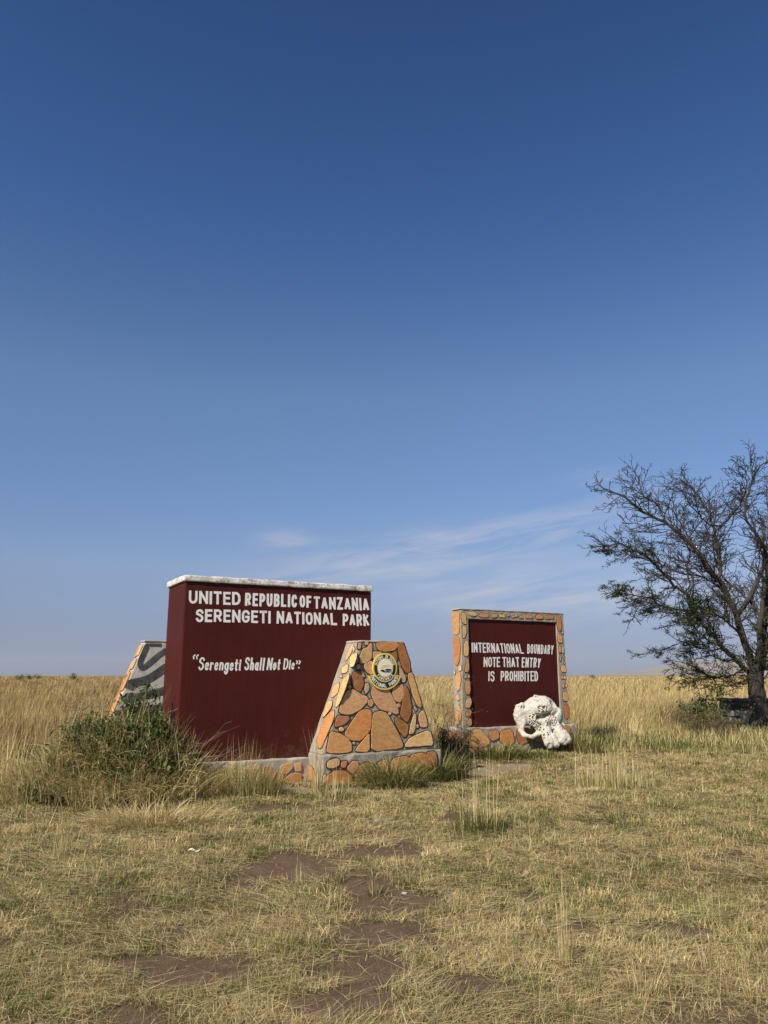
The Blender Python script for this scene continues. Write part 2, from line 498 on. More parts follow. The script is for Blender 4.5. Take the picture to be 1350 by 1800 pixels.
# ------------------------------------------------------------------ far hills
def hill_mesh():
    nx, ny = 220, 50
    xs = np.linspace(1400, 9000, nx); ys = np.linspace(6000, 9000, ny)
    X, Y = np.meshgrid(xs, ys)
    az = X / Y * F_PX / ct + 675
    ridge = np.interp(az, [1040, 1062, 1085, 1120, 1160, 1215, 1300, 1400, 1600, 2000], [0, 4, 9, 10, 17, 27, 30, 34, 30, 18])
    prof = np.interp(Y, [6000, 6600, 7500, 8200, 9000], [0, 0.55, 0.92, 1.0, 0.5])
    Hh = ridge / F_PX * 7600 * prof * (0.82 + 0.36 * fbm(X, Y, 900, 51)) + (fbm(X, Y, 250, 55) - 0.5) * 12 * prof - 4
    i = np.arange(nx * ny).reshape(ny, nx)
    q = np.stack([i[:-1, :-1], i[:-1, 1:], i[1:, 1:], i[1:, :-1]], -1).reshape(-1, 4)
    return mesh_np('hills', np.stack([X, Y, Hh], -1).reshape(-1, 3), q)
m, nt, b = mat('dry_hillside')
c = ramp(nt, tex(nt, 0.004, 8, 0.75), [(0.35, (0.20, 0.16, 0.10)), (0.65, (0.34, 0.27, 0.18))])
c = mix(nt, ramp(nt, tex(nt, 0.03, 5, 0.7), [(0.55, 0.0), (0.66, 0.85)]), c, (0.05, 0.055, 0.035))
nt.links.new(c, b.inputs['Base Color']); b.inputs['Roughness'].default_value = 1.0
tag(link('hills', hill_mesh(), m, smooth=True), kind='structure')

# ------------------------------------------------------------------ hand painted lettering (stroke alphabet)
def arc(cx, cy, rx, ry, a0, a1, n=10):
    return [(cx + rx * math.cos(R(a0 + (a1 - a0) * i / n)), cy + ry * math.sin(R(a0 + (a1 - a0) * i / n))) for i in range(n + 1)]
G = {  # glyph: (relative width, strokes in a unit box)
 'A': (1.0, [[(0, 0), (0.5, 1)], [(0.5, 1), (1, 0)], [(0.2, 0.3), (0.8, 0.3)]]),
 'B': (0.92, [[(0, 0), (0, 1)], [(0, 1), (0.55, 1)] + arc(0.55, 0.77, 0.4, 0.23, 90, -90, 8) + [(0, 0.54)], [(0, 0.54), (0.6, 0.54)] + arc(0.6, 0.27, 0.4, 0.27, 90, -90, 8) + [(0, 0)]]),
 'C': (0.9, [arc(0.5, 0.68, 0.5, 0.32, 20, 180, 10) + arc(0.5, 0.32, 0.5, 0.32, 180, 340, 10)]),
 'D': (0.95, [[(0, 0), (0, 1)], [(0, 1), (0.4, 1)] + arc(0.4, 0.6, 0.6, 0.4, 90, 0, 7) + arc(0.4, 0.4, 0.6, 0.4, 0, -90, 7) + [(0, 0)]]),
 'E': (0.8, [[(1, 1), (0, 1), (0, 0), (1, 0)], [(0, 0.52), (0.85, 0.52)]]),
 'F': (0.78, [[(1, 1), (0, 1), (0, 0)], [(0, 0.5), (0.85, 0.5)]]),
 'G': (0.95, [arc(0.5, 0.68, 0.5, 0.32, 20, 180, 10) + arc(0.5, 0.32, 0.5, 0.32, 180, 350, 10) + [(1, 0.45), (0.58, 0.45)]]),
 'H': (0.95, [[(0, 0), (0, 1)], [(1, 0), (1, 1)], [(0, 0.52), (1, 0.52)]]),
 'I': (0.0, [[(0.5, 0), (0.5, 1)]]),
 'K': (1.0, [[(0, 0), (0, 1)], [(1, 1), (0.05, 0.42)], [(0.3, 0.58), (1, 0)]]),
 'L': (0.85, [[(0, 1), (0, 0), (1, 0)]]),
 'N': (1.0, [[(0, 0), (0, 1)], [(0, 1), (1, 0)], [(1, 0), (1, 1)]]),
 'O': (0.95, [arc(0.5, 0.66, 0.5, 0.34, 0, 180, 10) + arc(0.5, 0.34, 0.5, 0.34, 180, 360, 10) + [(1, 0.66)]]),
 'P': (0.9, [[(0, 0), (0, 1)], [(0, 1), (0.55, 1)] + arc(0.55, 0.71, 0.45, 0.29, 90, -90, 9) + [(0, 0.42)]]),
 'R': (0.95, [[(0, 0), (0, 1)], [(0, 1), (0.55, 1)] + arc(0.55, 0.73, 0.42, 0.27, 90, -90, 9) + [(0, 0.46)], [(0.5, 0.46), (1, 0)]]),
 'S': (0.85, [arc(0.5, 0.75, 0.5, 0.25, 15, 200, 10) + arc(0.5, 0.25, 0.5, 0.27, 75, -160, 12)]),
 'T': (0.9, [[(0, 1), (1, 1)], [(0.5, 1), (0.5, 0)]]),
 'U': (0.95, [[(0, 1), (0, 0.34)] + arc(0.5, 0.34, 0.5, 0.34, 180, 360, 12) + [(1, 1)]]),
 'Y': (0.95, [[(0, 1), (0.5, 0.45)], [(0.5, 0.45), (1, 1)], [(0.5, 0.45), (0.5, 0)]]),
 'Z': (0.9, [[(0, 1), (1, 1)], [(1, 1), (0, 0)], [(0, 0), (1, 0)]]),
 # brush italic, lower case (x height 0.58)
 'a': (0.62, [arc(0.5, 0.29, 0.5, 0.29, 60, 400, 14), [(1, 0.58), (0.95, 0.1), (1.1, 0)]]),
 'e': (0.55, [[(0.05, 0.28), (0.95, 0.36)] + arc(0.5, 0.38, 0.47, 0.2, 10, 180, 8) + arc(0.5, 0.22, 0.48, 0.22, 180, 330, 8)]),
 'g': (0.62, [arc(0.5, 0.30, 0.5, 0.28, 60, 400, 14), [(1, 0.58), (0.95, -0.12)] + arc(0.5, -0.12, 0.45, 0.2, 0, -170, 8)]),
 'h': (0.58, [[(0, 0), (0, 1.0)], [(0, 0.36)] + arc(0.5, 0.36, 0.5, 0.22, 160, 0, 8) + [(1, 0)]]),
 'i': (0.12, [[(0.4, 0.58), (0.4, 0.1), (0.9, 0)], [(0.55, 0.74), (0.55, 0.84)]]),
 'l': (0.12, [[(0.6, 1.0), (0.5, 0.08), (1.0, 0)]]),
 'n': (0.58, [[(0, 0), (0, 0.58)], [(0, 0.34)] + arc(0.5, 0.36, 0.5, 0.22, 160, 0, 8) + [(1, 0)]]),
 'o': (0.58, [arc(0.5, 0.29, 0.5, 0.29, 0, 360, 14)]),
 'r': (0.42, [[(0, 0), (0, 0.58)], [(0, 0.34)] + arc(0.6, 0.36, 0.55, 0.21, 160, 50, 6)]),
 't': (0.42, [[(0.45, 0.88), (0.4, 0.12), (0.75, 0), (0.95, 0.05)], [(0, 0.6), (1, 0.6)]]),
}
def ribbon(mb, face, line, wd, o0, o1, cap=0.0, col=(1, 1, 1), matx=0):
    p = np.array(line, float)
    keep = [0] + [i for i in range(1, len(p)) if np.linalg.norm(p[i] - p[i - 1]) > 1e-6]
    p = p[keep]
    if len(p) < 2: return
    closed = np.linalg.norm(p[0] - p[-1]) < 1e-6
    d = p[1:] - p[:-1]; d /= np.linalg.norm(d, axis=1, keepdims=True)
    if cap and not closed:
        p[0] -= d[0] * cap; p[-1] += d[-1] * cap
    L, Rr = [], []
    n = len(p)
    for i in range(n):
        a = d[i - 1] if i > 0 else (d[-1] if closed else d[0])
        b = d[i] if i < n - 1 else (d[0] if closed else d[-1])
        na = np.array([-a[1], a[0]]); nb = np.array([-b[1], b[0]])
        mm = na + nb; l = np.linalg.norm(mm)
        if l < 0.3: mm = na; l = 1
        mm = mm / l
        k = wd / 2 / max(0.72, mm @ na)
        L.append(p[i] + mm * k); Rr.append(p[i] - mm * k)
    vs = [face.pt(*q, o0) for q in L] + [face.pt(*q, o0) for q in Rr] + [face.pt(*q, o1) for q in L] + [face.pt(*q, o1) for q in Rr]
    fs = []
    for i in range(n - 1):
        fs.append((2 * n + i, 3 * n + i, 3 * n + i + 1, 2 * n + i + 1))
        fs.append((i, 2 * n + i, 2 * n + i + 1, i + 1))
        fs.append((n + i, n + i + 1, 3 * n + i + 1, 3 * n + i))
    fs += [(0, n, 3 * n, 2 * n), (n - 1, 3 * n - 1, 4 * n - 1, 2 * n - 1)]
    mb.add(vs, fs, col, matx)
KOFF = [0]
def diag(st_): return len(st_) == 2 and abs(st_[0][0] - st_[1][0]) > 0.1 and abs(st_[0][1] - st_[1][1]) > 0.1
def word(mb, face, text, quad, stroke, gap=0.16, base=0.0015, lift=0.0028, jitter=0.012, mono=1.0):
    """letters fill the quad (TL, BL, TR, BR in pixels of the photograph) measured on the face"""
    TL, BL, TR, BR = [np.array(face.hit(*q)) for q in quad]
    Hh = np.linalg.norm(TL - BL); Wd = np.linalg.norm(BR - BL)
    sw = stroke * Hh
    wid = [(G[c][0] * mono) for c in text]
    # total = sum(width*k + stroke) + gaps  -> k
    total_fixed = len(text) * sw + gap * Hh * (len(text) - 1)
    k = (Wd - total_fixed) / max(sum(wid), 1e-6)
    x = 0.0
    for c, wv in zip(text, wid):
        gw = wv * k
        ja, jb = random.uniform(-jitter, jitter), random.uniform(-jitter, jitter)
        for stv in G[c][1]:
            line = []
            for (a, b_) in stv:
                px_ = (x + sw / 2 + a * (gw if gw > 0.02 * Hh or wv > 0 else 0)) / Wd
                py_ = (sw / 2 / Hh) + b_ * (1 - sw / Hh) + ja + (jb * a)
                bot = BL + (BR - BL) * px_; top = TL + (TR - TL) * px_
                line.append(bot + (top - bot) * py_)
            KOFF[0] = (KOFF[0] + 1) % 7
            ribbon(mb, face, line, sw * random.uniform(0.95, 1.05), base, base + lift * 0.5 + KOFF[0] * 0.00018, cap=(0.12 if diag(stv) and c.isupper() else 0.5) * sw * random.uniform(0.85, 1.0))
        x += gw + sw + gap * Hh

# ------------------------------------------------------------------ stones
PAL = {'o': (0.64, 0.275, 0.085), 'd': (0.42, 0.18, 0.055), 'p': (0.70, 0.385, 0.20), 'y': (0.76, 0.49, 0.22), 'l': (0.69, 0.36, 0.135), 'r': (0.54, 0.22, 0.09), 'm': (0.58, 0.41, 0.25)}
def chipped(p, seed):
    g = np.random.default_rng(seed); out = []
    for i in range(len(p)):
        a, b = p[i], p[(i + 1) % len(p)]
        m_ = max(1, int(np.linalg.norm(b - a) / 0.030))
        for t in range(m_): out.append(a + (b - a) * t / m_)
    out = np.array(out); nz_ = g.normal(0, 1, out.shape)
    nz_ = (nz_ + np.roll(nz_, 1, 0) + np.roll(nz_, -1, 0)) / 3
    return out + nz_ * 0.0045
def stones(mb, face, lst, k, ox, oy, line=0.016, base=0.0, hi=0.009, grow=0.0):
    for j, (c, pts) in enumerate(lst):
        if len(pts) == 1:                             # (x, y, rx, ry) small oval
            x, y, rx, ry = pts[0]
            pts = [(x + rx * math.cos(t) * random.uniform(0.85, 1.1), y + ry * math.sin(t) * random.uniform(0.85, 1.1)) for t in np.linspace(0, 2 * math.pi, 8)[:-1]]
        poly = np.array([face.hit(*q) for q in zoomed(pts, k, ox, oy)])
        # slightly uneven outline
        poly = chipped(chaikin(poly, 1 if len(poly) > 6 else 2), j)
        if area2(poly) < 0: poly = poly[::-1]
        dd = poly.max(0) - poly.min(0)
        poly = offset(poly, min(0.045 * min(dd) + 0.005, 0.022) + grow)
        v = 1 + random.uniform(-0.13, 0.13)
        cc = tuple(x * v * random.uniform(0.95, 1.05) for x in PAL[c])
        jit = 0.0007 * (j % 5)
        ol = offset(poly, line) + (np.random.default_rng(j + 99).random(poly.shape) - 0.5) * 0.003
        prism(mb, face, ol, base - 0.01, base + 0.0035 + jit, (1, 1, 1), 1)
        prism(mb, face, poly, base - 0.01, base + hi + jit, cc, 0, bevel=0.006)

# ================================================================== the great maroon wall
WALL_S0, WALL_S1, WALL_N0, WALL_N1, WALL_Z0, WALL_Z1 = -2.10, 1.04, -0.50, -1.55, 0.36, 2.98
def blk(s0, s1, n0, n1, z0, z1, P=P0):
    """corners of an upright block in the wall's own axes"""
    r = []
    for z in (z0, z1):
        for s, n in ((s0, n0), (s1, n0), (s1, n1), (s0, n1)):
            r.append(P + U * s + NRM * n + Z * z)
    return r
wall = thing('painted_sign_wall', tuple(P0 + U * -0.53 + NRM * -1.02), 'tall maroon painted wall with white coping and a park welcome in white letters', 'sign wall')
rough_block('wall_body', blk(WALL_S0, WALL_S1, WALL_N0, WALL_N1, WALL_Z0 - 0.02, WALL_Z1), MAROON, wall, cuts=0.10, amp=0.0018, bevel=0.018, seed=1, freq=2.2)
rough_block('coping', blk(WALL_S0 - 0.035, WALL_S1 + 0.02, WALL_N0 + 0.035, WALL_N1 - 0.03, WALL_Z1 + 0.002, WALL_Z1 + 0.095), COPING, wall, cuts=0.07, amp=0.008, bevel=0.022, seed=2, freq=7)
WF = Face(P0 + NRM * WALL_N0, U, Z)
rough_block('plinth', blk(WALL_S0 - 0.06, WALL_S1 + 0.3, WALL_N0 + 0.05, WALL_N1 - 0.06, -0.15, WALL_Z0), PLASTER, wall, cuts=0.07, amp=0.022, bevel=0.025, seed=3, freq=4)
mb = MB()
PF = WF.shift(0.05)
stones(mb, PF, [('r', [(312, 152), (355, 148), (382, 185), (388, 238), (345, 245), (312, 225)]), ('l', [(408, 146), (450, 130), (474, 150), (440, 180), (410, 190)]),
    ('o', [(420, 222), (468, 186), (516, 182), (516, 240), (470, 245), (422, 244)]), ('p', [(484, 130), (516, 128), (516, 168), (488, 170)]), ('y', [(395, 200), (425, 190), (412, 240), (398, 242)]),
    ('p', [(226, 142), (290, 138), (304, 190), (275, 240), (220, 230)]), ('y', [(146, 152), (212, 148), (216, 200), (170, 240), (138, 220)]), ('o', [(50, 160), (126, 155), (132, 220), (80, 250), (40, 230)])], 3.068, 360, 1300, line=0.006, base=0.010)
mb.build('plinth_stones', [STONE, MORTAR], wall)
z1 = lambda *q: zoomed(q, 2.7, 180, 990)
mb = MB()
for t, q in (('UNITED', [(411, 129), (409, 191), (655, 138), (655, 200)]), ('REPUBLIC', [(678, 141), (676, 203), (924, 148), (923, 210)]), ('OF', [(936, 153), (936, 210), (991, 155), (991, 213)]),
             ('TANZANIA', [(1003, 157), (1003, 216), (1262, 166), (1267, 228)]), ('SERENGETI', [(444, 217), (442, 278), (798, 226), (798, 286)]), ('NATIONAL', [(828, 227), (826, 287), (1110, 238), (1114, 295)]),
             ('PARK', [(1141, 240), (1140, 297), (1262, 242), (1268, 299)])):
    word(mb, WF, t, z1(*q), 0.19, gap=0.12, base=0.002)
mb.build('headline_lettering', LETTER, wall)
mb = MB()
for t, q in (('Serengeti', [(462, 447), (453, 508), (662, 449), (655, 511)]), ('Shall', [(680, 446), (672, 507), (774, 448), (766, 509)]), ('Not', [(787, 448), (778, 507), (849, 450), (841, 508)]), ('Die', [(863, 451), (857, 504), (916, 453), (910, 505)])):
    word(mb, WF, t, z1(*q), 0.13, gap=0.075, base=0.002)
def dab(pts, wd):
    ribbon(mb, WF, [WF.hit(*p) for p in z1(*pts)], wd, 0.001, 0.004)
dab([(441, 434), (432, 443), (434, 456)], 0.018); dab([(456, 434), (447, 443), (449, 456)], 0.018)
dab([(920, 462), (926, 468), (920, 479)], 0.018); dab([(933, 461), (939, 468), (932, 480)], 0.018)
dab([(931, 493), (933, 500)], 0.022)
mb.build('quote_lettering', LETTER, wall)

# ================================================================== stone pillars
def pillar_corners(c, wb, wt, n0, n1, z0, z1, lean=0.0):
    r = []
    for z, hw, ln in ((z0, wb / 2, 0), (z1, wt / 2, lean)):
        for s, n in ((c - hw, n0 - ln), (c + hw, n0 - ln), (c + hw, n1), (c - hw, n1)):
            r.append(P0 + U * s + NRM * n + Z * z)
    return r
pil = thing('stone_pillar', tuple(P0 + U * 0.98 + NRM * -0.25), 'tapering pillar of orange crazy paved stone bearing the oval park emblem', 'pillar')
PC, PZ0, PZ1 = 0.982, 0.455, 2.115
rough_block('pillar_body', pillar_corners(PC, 2.045, 0.79, 0.0, -0.52, PZ0 - 0.02, PZ1), MORTAR, pil, cuts=0.09, amp=0.010, bevel=0.02, seed=5, freq=6)
rough_block('top_slab', pillar_corners(PC, 0.81, 0.80, 0.012, -0.525, PZ1 + 0.001, PZ1 + 0.03), PLASTER, pil, cuts=0.08, amp=0.006, bevel=0.01, seed=6, freq=7)
rough_block('plinth', blk(-0.05, 2.06, 0.025, -0.52, -0.15, PZ0 - 0.022), MORTAR, pil, cuts=0.08, amp=0.020, bevel=0.03, seed=7, freq=6)
FRONT = Face(P0, U, Z).shift(0.002)
e0 = P0 + U * (PC - 1.0225) + Z * PZ0; e1 = P0 + U * (PC - 0.395) + Z * PZ1
SIDE = Face(e0, -NRM, (e1 - e0) / np.linalg.norm(e1 - e0))
if SIDE.n @ U > 0: SIDE.n = -SIDE.n
SIDE.o = SIDE.o + SIDE.n * 0.004
FST = [('o', [(728, 228), (890, 222), (895, 250), (870, 280), (800, 292), (745, 282), (730, 255)]),
 ('d', [(905, 235), (935, 225), (960, 300), (985, 370), (993, 440), (970, 465), (945, 430), (915, 350), (902, 280)]),
 ('d', [(835, 318), (885, 292), (889, 345), (880, 375), (850, 350)]), ('m', [(705, 292), (772, 302), (725, 345), (700, 350)]),
 ('y', [(625, 275), (655, 270), (688, 230), (690, 300), (680, 345), (640, 380), (597, 385), (600, 330)]),
 ('p', [(590, 227), (606, 225), (600, 270), (580, 270)]), ('p', [(650, 231, 13, 13)]),
 ('m', [(572, 395), (600, 400), (595, 425), (575, 430)]), ('p', [(640, 395), (690, 372), (700, 400), (705, 450), (690, 475), (655, 455), (632, 415)]),
 ('m', [(610, 440), (635, 490), (625, 498), (605, 455)]), ('d', [(545, 465), (580, 452), (610, 480), (625, 540), (600, 610), (560, 585), (535, 530)]),
 ('m', [(640, 550), (665, 550), (665, 600), (645, 625), (635, 595)]), ('l', [(515, 573, 13, 12)]),
 ('p', [(500, 605), (540, 603), (600, 640), (652, 660), (640, 700), (600, 745), (520, 785), (438, 778), (450, 720), (475, 650)]),
 ('p', [(665, 680), (690, 672), (700, 710), (685, 732), (663, 712)]),
 ('p', [(700, 575), (760, 590), (820, 600), (850, 660), (880, 720), (898, 785), (830, 760), (760, 745), (715, 690), (695, 630)]),
 ('p', [(860, 590), (910, 560), (935, 560), (938, 640), (915, 690), (880, 680), (858, 630)]),
 ('m', [(905, 415), (925, 430), (955, 500), (950, 535), (930, 530), (915, 480)]),
 ('l', [(982, 472), (1005, 465), (1036, 570), (1076, 700), (1077, 735), (1050, 715), (1020, 640), (990, 540)]),
 ('d', [(955, 565), (975, 600), (1000, 720), (995, 790), (970, 850), (920, 800), (935, 700), (945, 620)]),
 ('p', [(903, 720, 13, 13)]), ('m', [(832, 786, 13, 9)]),
 ('o', [(480, 950), (540, 850), (590, 780), (640, 755), (680, 770), (680, 850), (665, 920), (600, 990), (530, 985)]),
 ('r', [(420, 805), (500, 808), (510, 830), (470, 870), (398, 890), (408, 840)]), ('y', [(450, 910, 20, 13)]),
 ('l', [(370, 932), (420, 945), (500, 990), (525, 1030), (525, 1085), (335, 1095), (350, 1020)]), ('m', [(550, 1020, 9, 9)]),
 ('l', [(560, 1080), (590, 1040), (650, 970), (668, 945), (668, 1080)]),
 ('l', [(710, 785), (760, 775), (800, 785), (850, 870), (900, 960), (930, 1030), (925, 1050), (695, 1075), (695, 950), (700, 850)]),
 ('d', [(875, 815), (920, 840), (975, 875), (970, 930), (950, 970), (920, 930), (885, 870)]),
 ('y', [(1028, 787), (1040, 800), (1030, 900), (1020, 935), (987, 945), (1000, 870)]), ('m', [(1030, 722), (1045, 750), (1040, 765), (1028, 745)]),
 ('p', [(1065, 790), (1098, 758), (1118, 820), (1127, 888), (1080, 890), (1065, 840)]), ('m', [(1052, 885, 7, 14)]),
 ('y', [(960, 1030), (985, 990), (1060, 950), (1145, 922), (1175, 1028), (1100, 1035), (960, 1042)])]
SST = [('y', [(490, 330), (530, 240), (548, 236), (525, 310), (482, 372)]), ('y', [(525, 330), (570, 310), (568, 345), (548, 405), (525, 415), (520, 370)]), ('m', [(550, 275, 7, 18)]),
 ('y', [(458, 420), (500, 397), (500, 450), (475, 463), (454, 460)]), ('m', [(450, 490, 10, 11)]),
 ('y', [(508, 472), (512, 490), (480, 590), (435, 700), (412, 730), (405, 718), (430, 620), (465, 520)]),
 ('p', [(390, 570), (428, 543), (432, 570), (418, 620), (385, 652), (370, 646)]), ('p', [(345, 690), (376, 688), (372, 730), (330, 785), (304, 812), (322, 750)]),
 ('o', [(394, 765), (380, 850), (330, 960), (290, 1055), (268, 1040), (264, 980), (322, 830), (365, 778)])]
mb = MB()
stones(mb, FRONT, FST, 4.5, 500, 1080)
stones(mb, SIDE, SST, 4.5, 500, 1080, line=0.007, hi=0.006)
PLF = FRONT.shift(0.025)
stones(mb, PLF, [('y', [(345, 1170), (400, 1150), (428, 1150), (425, 1190), (375, 1208), (342, 1205)]), ('r', [(455, 1170), (490, 1165), (475, 1205), (455, 1205)]),
 ('p', [(505, 1210), (540, 1170), (575, 1168), (570, 1220), (540, 1245), (510, 1235)]), ('o', [(332, 1285), (400, 1250), (470, 1245), (520, 1290), (525, 1325), (450, 1345), (332, 1355)]),
 ('p', [(312, 1278), (322, 1265), (322, 1325), (312, 1330)]), ('r', [(560, 1300), (590, 1220), (640, 1180), (700, 1200), (690, 1290), (620, 1330)]), ('o', [(730, 1190), (800, 1160), (840, 1210), (800, 1280), (735, 1290)]),
 ('l', [(855, 1150), (975, 1130), (995, 1200), (930, 1275), (850, 1250)]), ('o', [(1005, 1120), (1100, 1105), (1135, 1190), (1070, 1250), (1005, 1205)]), ('r', [(1125, 1100), (1190, 1092), (1200, 1200), (1150, 1210)])], 4.5, 500, 1080, base=0.006, grow=0.01)
PLS = Face(P0 + U * -0.052, -NRM, Z)
if PLS.n @ U > 0: PLS.n = -PLS.n
stones(mb, PLS, [('o', [(165, 1210), (200, 1195), (230, 1230), (245, 1335), (205, 1320), (172, 1260)])], 4.5, 500, 1080, line=0.006, base=0.004)
mb.build('stone_cladding', [STONE, JOINT], pil)

# emblem on the pillar (zoomed pixels, 11.25 times)
ROOTE = FRONT.shift(0.016)
def ell(cx, cy, rx, ry, a0=0, a1=360, n=48):
    return [(cx + rx * math.cos(R(a0 + (a1 - a0) * i / n)), cy - ry * math.sin(R(a0 + (a1 - a0) * i / n))) for i in range(n + (0 if a1 - a0 == 360 else 1))]
def epts(p): return [ROOTE.hit(*q) for q in zoomed(p, 11.25, 620, 1120)]
def layer(name, polys, o0, o1, m, parent):
    mb = MB()
    for p in polys: prism(mb, ROOTE, epts(p), o0, o1)
    return mb.build(name, m, parent)
emb = layer('emblem', [ell(624, 600, 240, 288)], 0.0, 0.020, YELLOW, pil)
layer('banner_border', [ell(622, 720, 322, 322, 190, 350, 40) + [(838, 742), (412, 742)]], -0.001, 0.015, YELLOW, emb)
layer('banner', [ell(622, 717, 292, 292, 193, 347, 40) + [(828, 775), (425, 772)]], 0.0145, 0.017, BLACK, emb)
layer('ring', [ell(626, 604, 214, 260)], 0.0195, 0.022, BLACK, emb)
layer('inner_rim', [ell(630, 605, 156, 192)], 0.0215, 0.024, YELLOW, emb)
layer('white_disc', [ell(630, 607, 136, 170)], 0.0235, 0.026, LETTER, emb)
layer('hill_motif', [[(510, 632), (545, 598), (575, 556), (640, 540), (700, 542), (735, 562), (752, 596), (700, 586), (640, 596), (580, 612)]], 0.0255, 0.0275, YELLOW, emb)
layer('tree_motif', [ell(575, 662, 40, 20, n=16), ell(688, 645, 68, 20, n=16)], 0.0255, 0.0280, BLACK, emb)
layer('tree_motif', [ell(662, 684, 92, 12, n=16)], 0.0255, 0.0286, BLACK, emb)
mb = MB()
for l in ([(625, 700), (636, 765)], [(655, 760), (690, 700)], [(600, 700), (640, 735)]):
    ribbon(mb, ROOTE, epts(l), 0.004, 0.0255, 0.0272)
mb.build('stem_motif', YELLOW, emb)
def arc_text(mb, text, cx, cy, rx, ry, a0, a1, h, stroke, off, inward=False):
    """letters around an ellipse; a0..a1 are the angles of the first and last letter"""
    n = len(text)
    for i, ch in enumerate(text):
        if ch == ' ': continue
        a = R(a0 + (a1 - a0) * i / (n - 1))
        bx, by = cx + rx * math.cos(a), cy - ry * math.sin(a)
        up = np.array([math.cos(a) * ry, -math.sin(a) * rx]); up /= np.linalg.norm(up)
        if inward: up = -up
        rt = np.array([-up[1], up[0]])
        gw = max(G[ch][0], 0.05) * h * 0.55
        for stv in G[ch][1]:
            line = [tuple(np.array([bx, by]) + rt * (p - 0.5) * gw + up * (q - 0.5) * h) for p, q in stv]
            KOFF[0] = (KOFF[0] + 1) % 7
            ribbon(mb, ROOTE, epts(line), stroke, off, off + 0.0016 + KOFF[0] * 0.00015, cap=stroke * 0.4)
for nm, args in (('motto_lettering', ('HIFADHI ZA TAIFA', 626, 604, 186, 226, 162, 18, 46, 0.0085, 0.0215)), ('country_lettering', ('TANZANIA', 626, 604, 186, 226, 222, 318, 44, 0.0085, 0.0215, True)),
                 ('banner_lettering', ('NATIONAL PARKS', 622, 706, 253, 253, 204, 336, 62, 0.0105, 0.0165, True))):
    mb = MB(); arc_text(mb, *args); mb.build(nm, LETTER, emb)

ZGREY = mortar_mat('grey_painted_plaster', (0.42, 0.41, 0.37), (0.60, 0.58, 0.53))
# second pillar, behind the wall, its plain side painted with dark stripes
zp = thing('striped_pillar', tuple(P0 + U * -2.04 + NRM * -1.8), 'grey plastered pillar painted with dark zebra stripes behind the maroon wall', 'pillar')
rough_block('pillar_body', pillar_corners(-2.02, 2.05, 0.80, -1.56, -1.86, 0.43, 2.115), ZGREY, zp, cuts=0.1, amp=0.002, bevel=0.02, seed=8, freq=6)
rough_block('top_slab', pillar_corners(-2.02, 0.83, 0.82, -1.55, -1.87, 2.116, 2.145), PLASTER, zp, cuts=0.08, amp=0.006, bevel=0.01, seed=9, freq=7)
rough_block('plinth', blk(-3.08, -0.96, -1.61, -1.88, -0.15, 0.428), MORTAR, zp, cuts=0.1, amp=0.014, bevel=0.02, seed=10, freq=6)
ZF = Face(P0 + NRM * -1.56, U, Z).shift(0.004)
mb = MB()
for pts, wd in (([(206, 368), (196, 400), (184, 440), (178, 480), (186, 497), (200, 494), (230, 470), (262, 440), (304, 412)], 0.085), ([(225, 382), (262, 374), (282, 364)], 0.05),
            ([(88, 598), (112, 572), (160, 566), (215, 552), (262, 522), (304, 490)], 0.125), ([(84, 652), (120, 640), (170, 634), (220, 625), (262, 614), (304, 600)], 0.115), ([(60, 720), (150, 700), (260, 690), (304, 680)], 0.11)):
    line = np.array([ZF.hit(*q) for q in z1(*pts)])
    for _ in range(2):
        line = np.concatenate([line[:1], np.stack([line[:-1] * .75 + line[1:] * .25, line[:-1] * .25 + line[1:] * .75], 1).reshape(-1, 2), line[-1:]])
    lo = -2.02 - 1.025 + (line[:, 1] - 0.43) * 0.625 / 1.685 + 0.03
    line[:, 0] = np.maximum(line[:, 0], lo + wd * 0.3)
    line[:, 1] = np.minimum(line[:, 1], 2.10 - wd * 0.6)
    ribbon(mb, ZF, line, wd, 0.0, 0.0012)
mb.build('painted_stripes', STRIPE, zp)
e0 = P0 + U * (-2.02 - 1.025) + NRM * -1.56 + Z * 0.43; e1 = P0 + U * (-2.02 - 0.40) + NRM * -1.56 + Z * 2.115
ZS = Face(e0, -NRM, (e1 - e0) / np.linalg.norm(e1 - e0))
if ZS.n @ U > 0: ZS.n = -ZS.n
mb = MB()
for i, (a0_, a1_, t0, t1_, c) in enumerate(((0.03, 0.3, 0.05, 0.3, 'o'), (0.33, 0.49, 0.05, 0.4, 'p'), (0.03, 0.3, 0.33, 0.55, 'y'), (0.33, 0.49, 0.44, 0.8, 'o'), (0.03, 0.28, 0.59, 0.95, 'l'), (0.31, 0.49, 0.84, 1.2, 'r'), (0.03, 0.28, 0.99, 1.3, 'o'), (0.31, 0.49, 1.24, 1.5, 'l'), (0.03, 0.28, 1.34, 1.52, 'p'), (0.04, 0.25, 1.56, 1.75, 'y'), (0.28, 0.49, 1.54, 1.75, 'o'))):
    a0_, a1_ = a0_ * 0.58, a1_ * 0.58
    poly = chaikin([(a0_, t0), ((a0_ + a1_) / 2, t0 + 0.01), (a1_, t0), (a1_, t1_), ((a0_ + a1_) / 2, t1_ - 0.01), (a0_, t1_)], 2)
    prism(mb, ZS, offset(poly, 0.008), -0.01, 0.006, (1, 1, 1), 1)
    prism(mb, ZS, poly, -0.01, 0.018, PAL[c], 0, bevel=0.006)
mb.build('stone_cladding', [STONE, JOINT], zp)

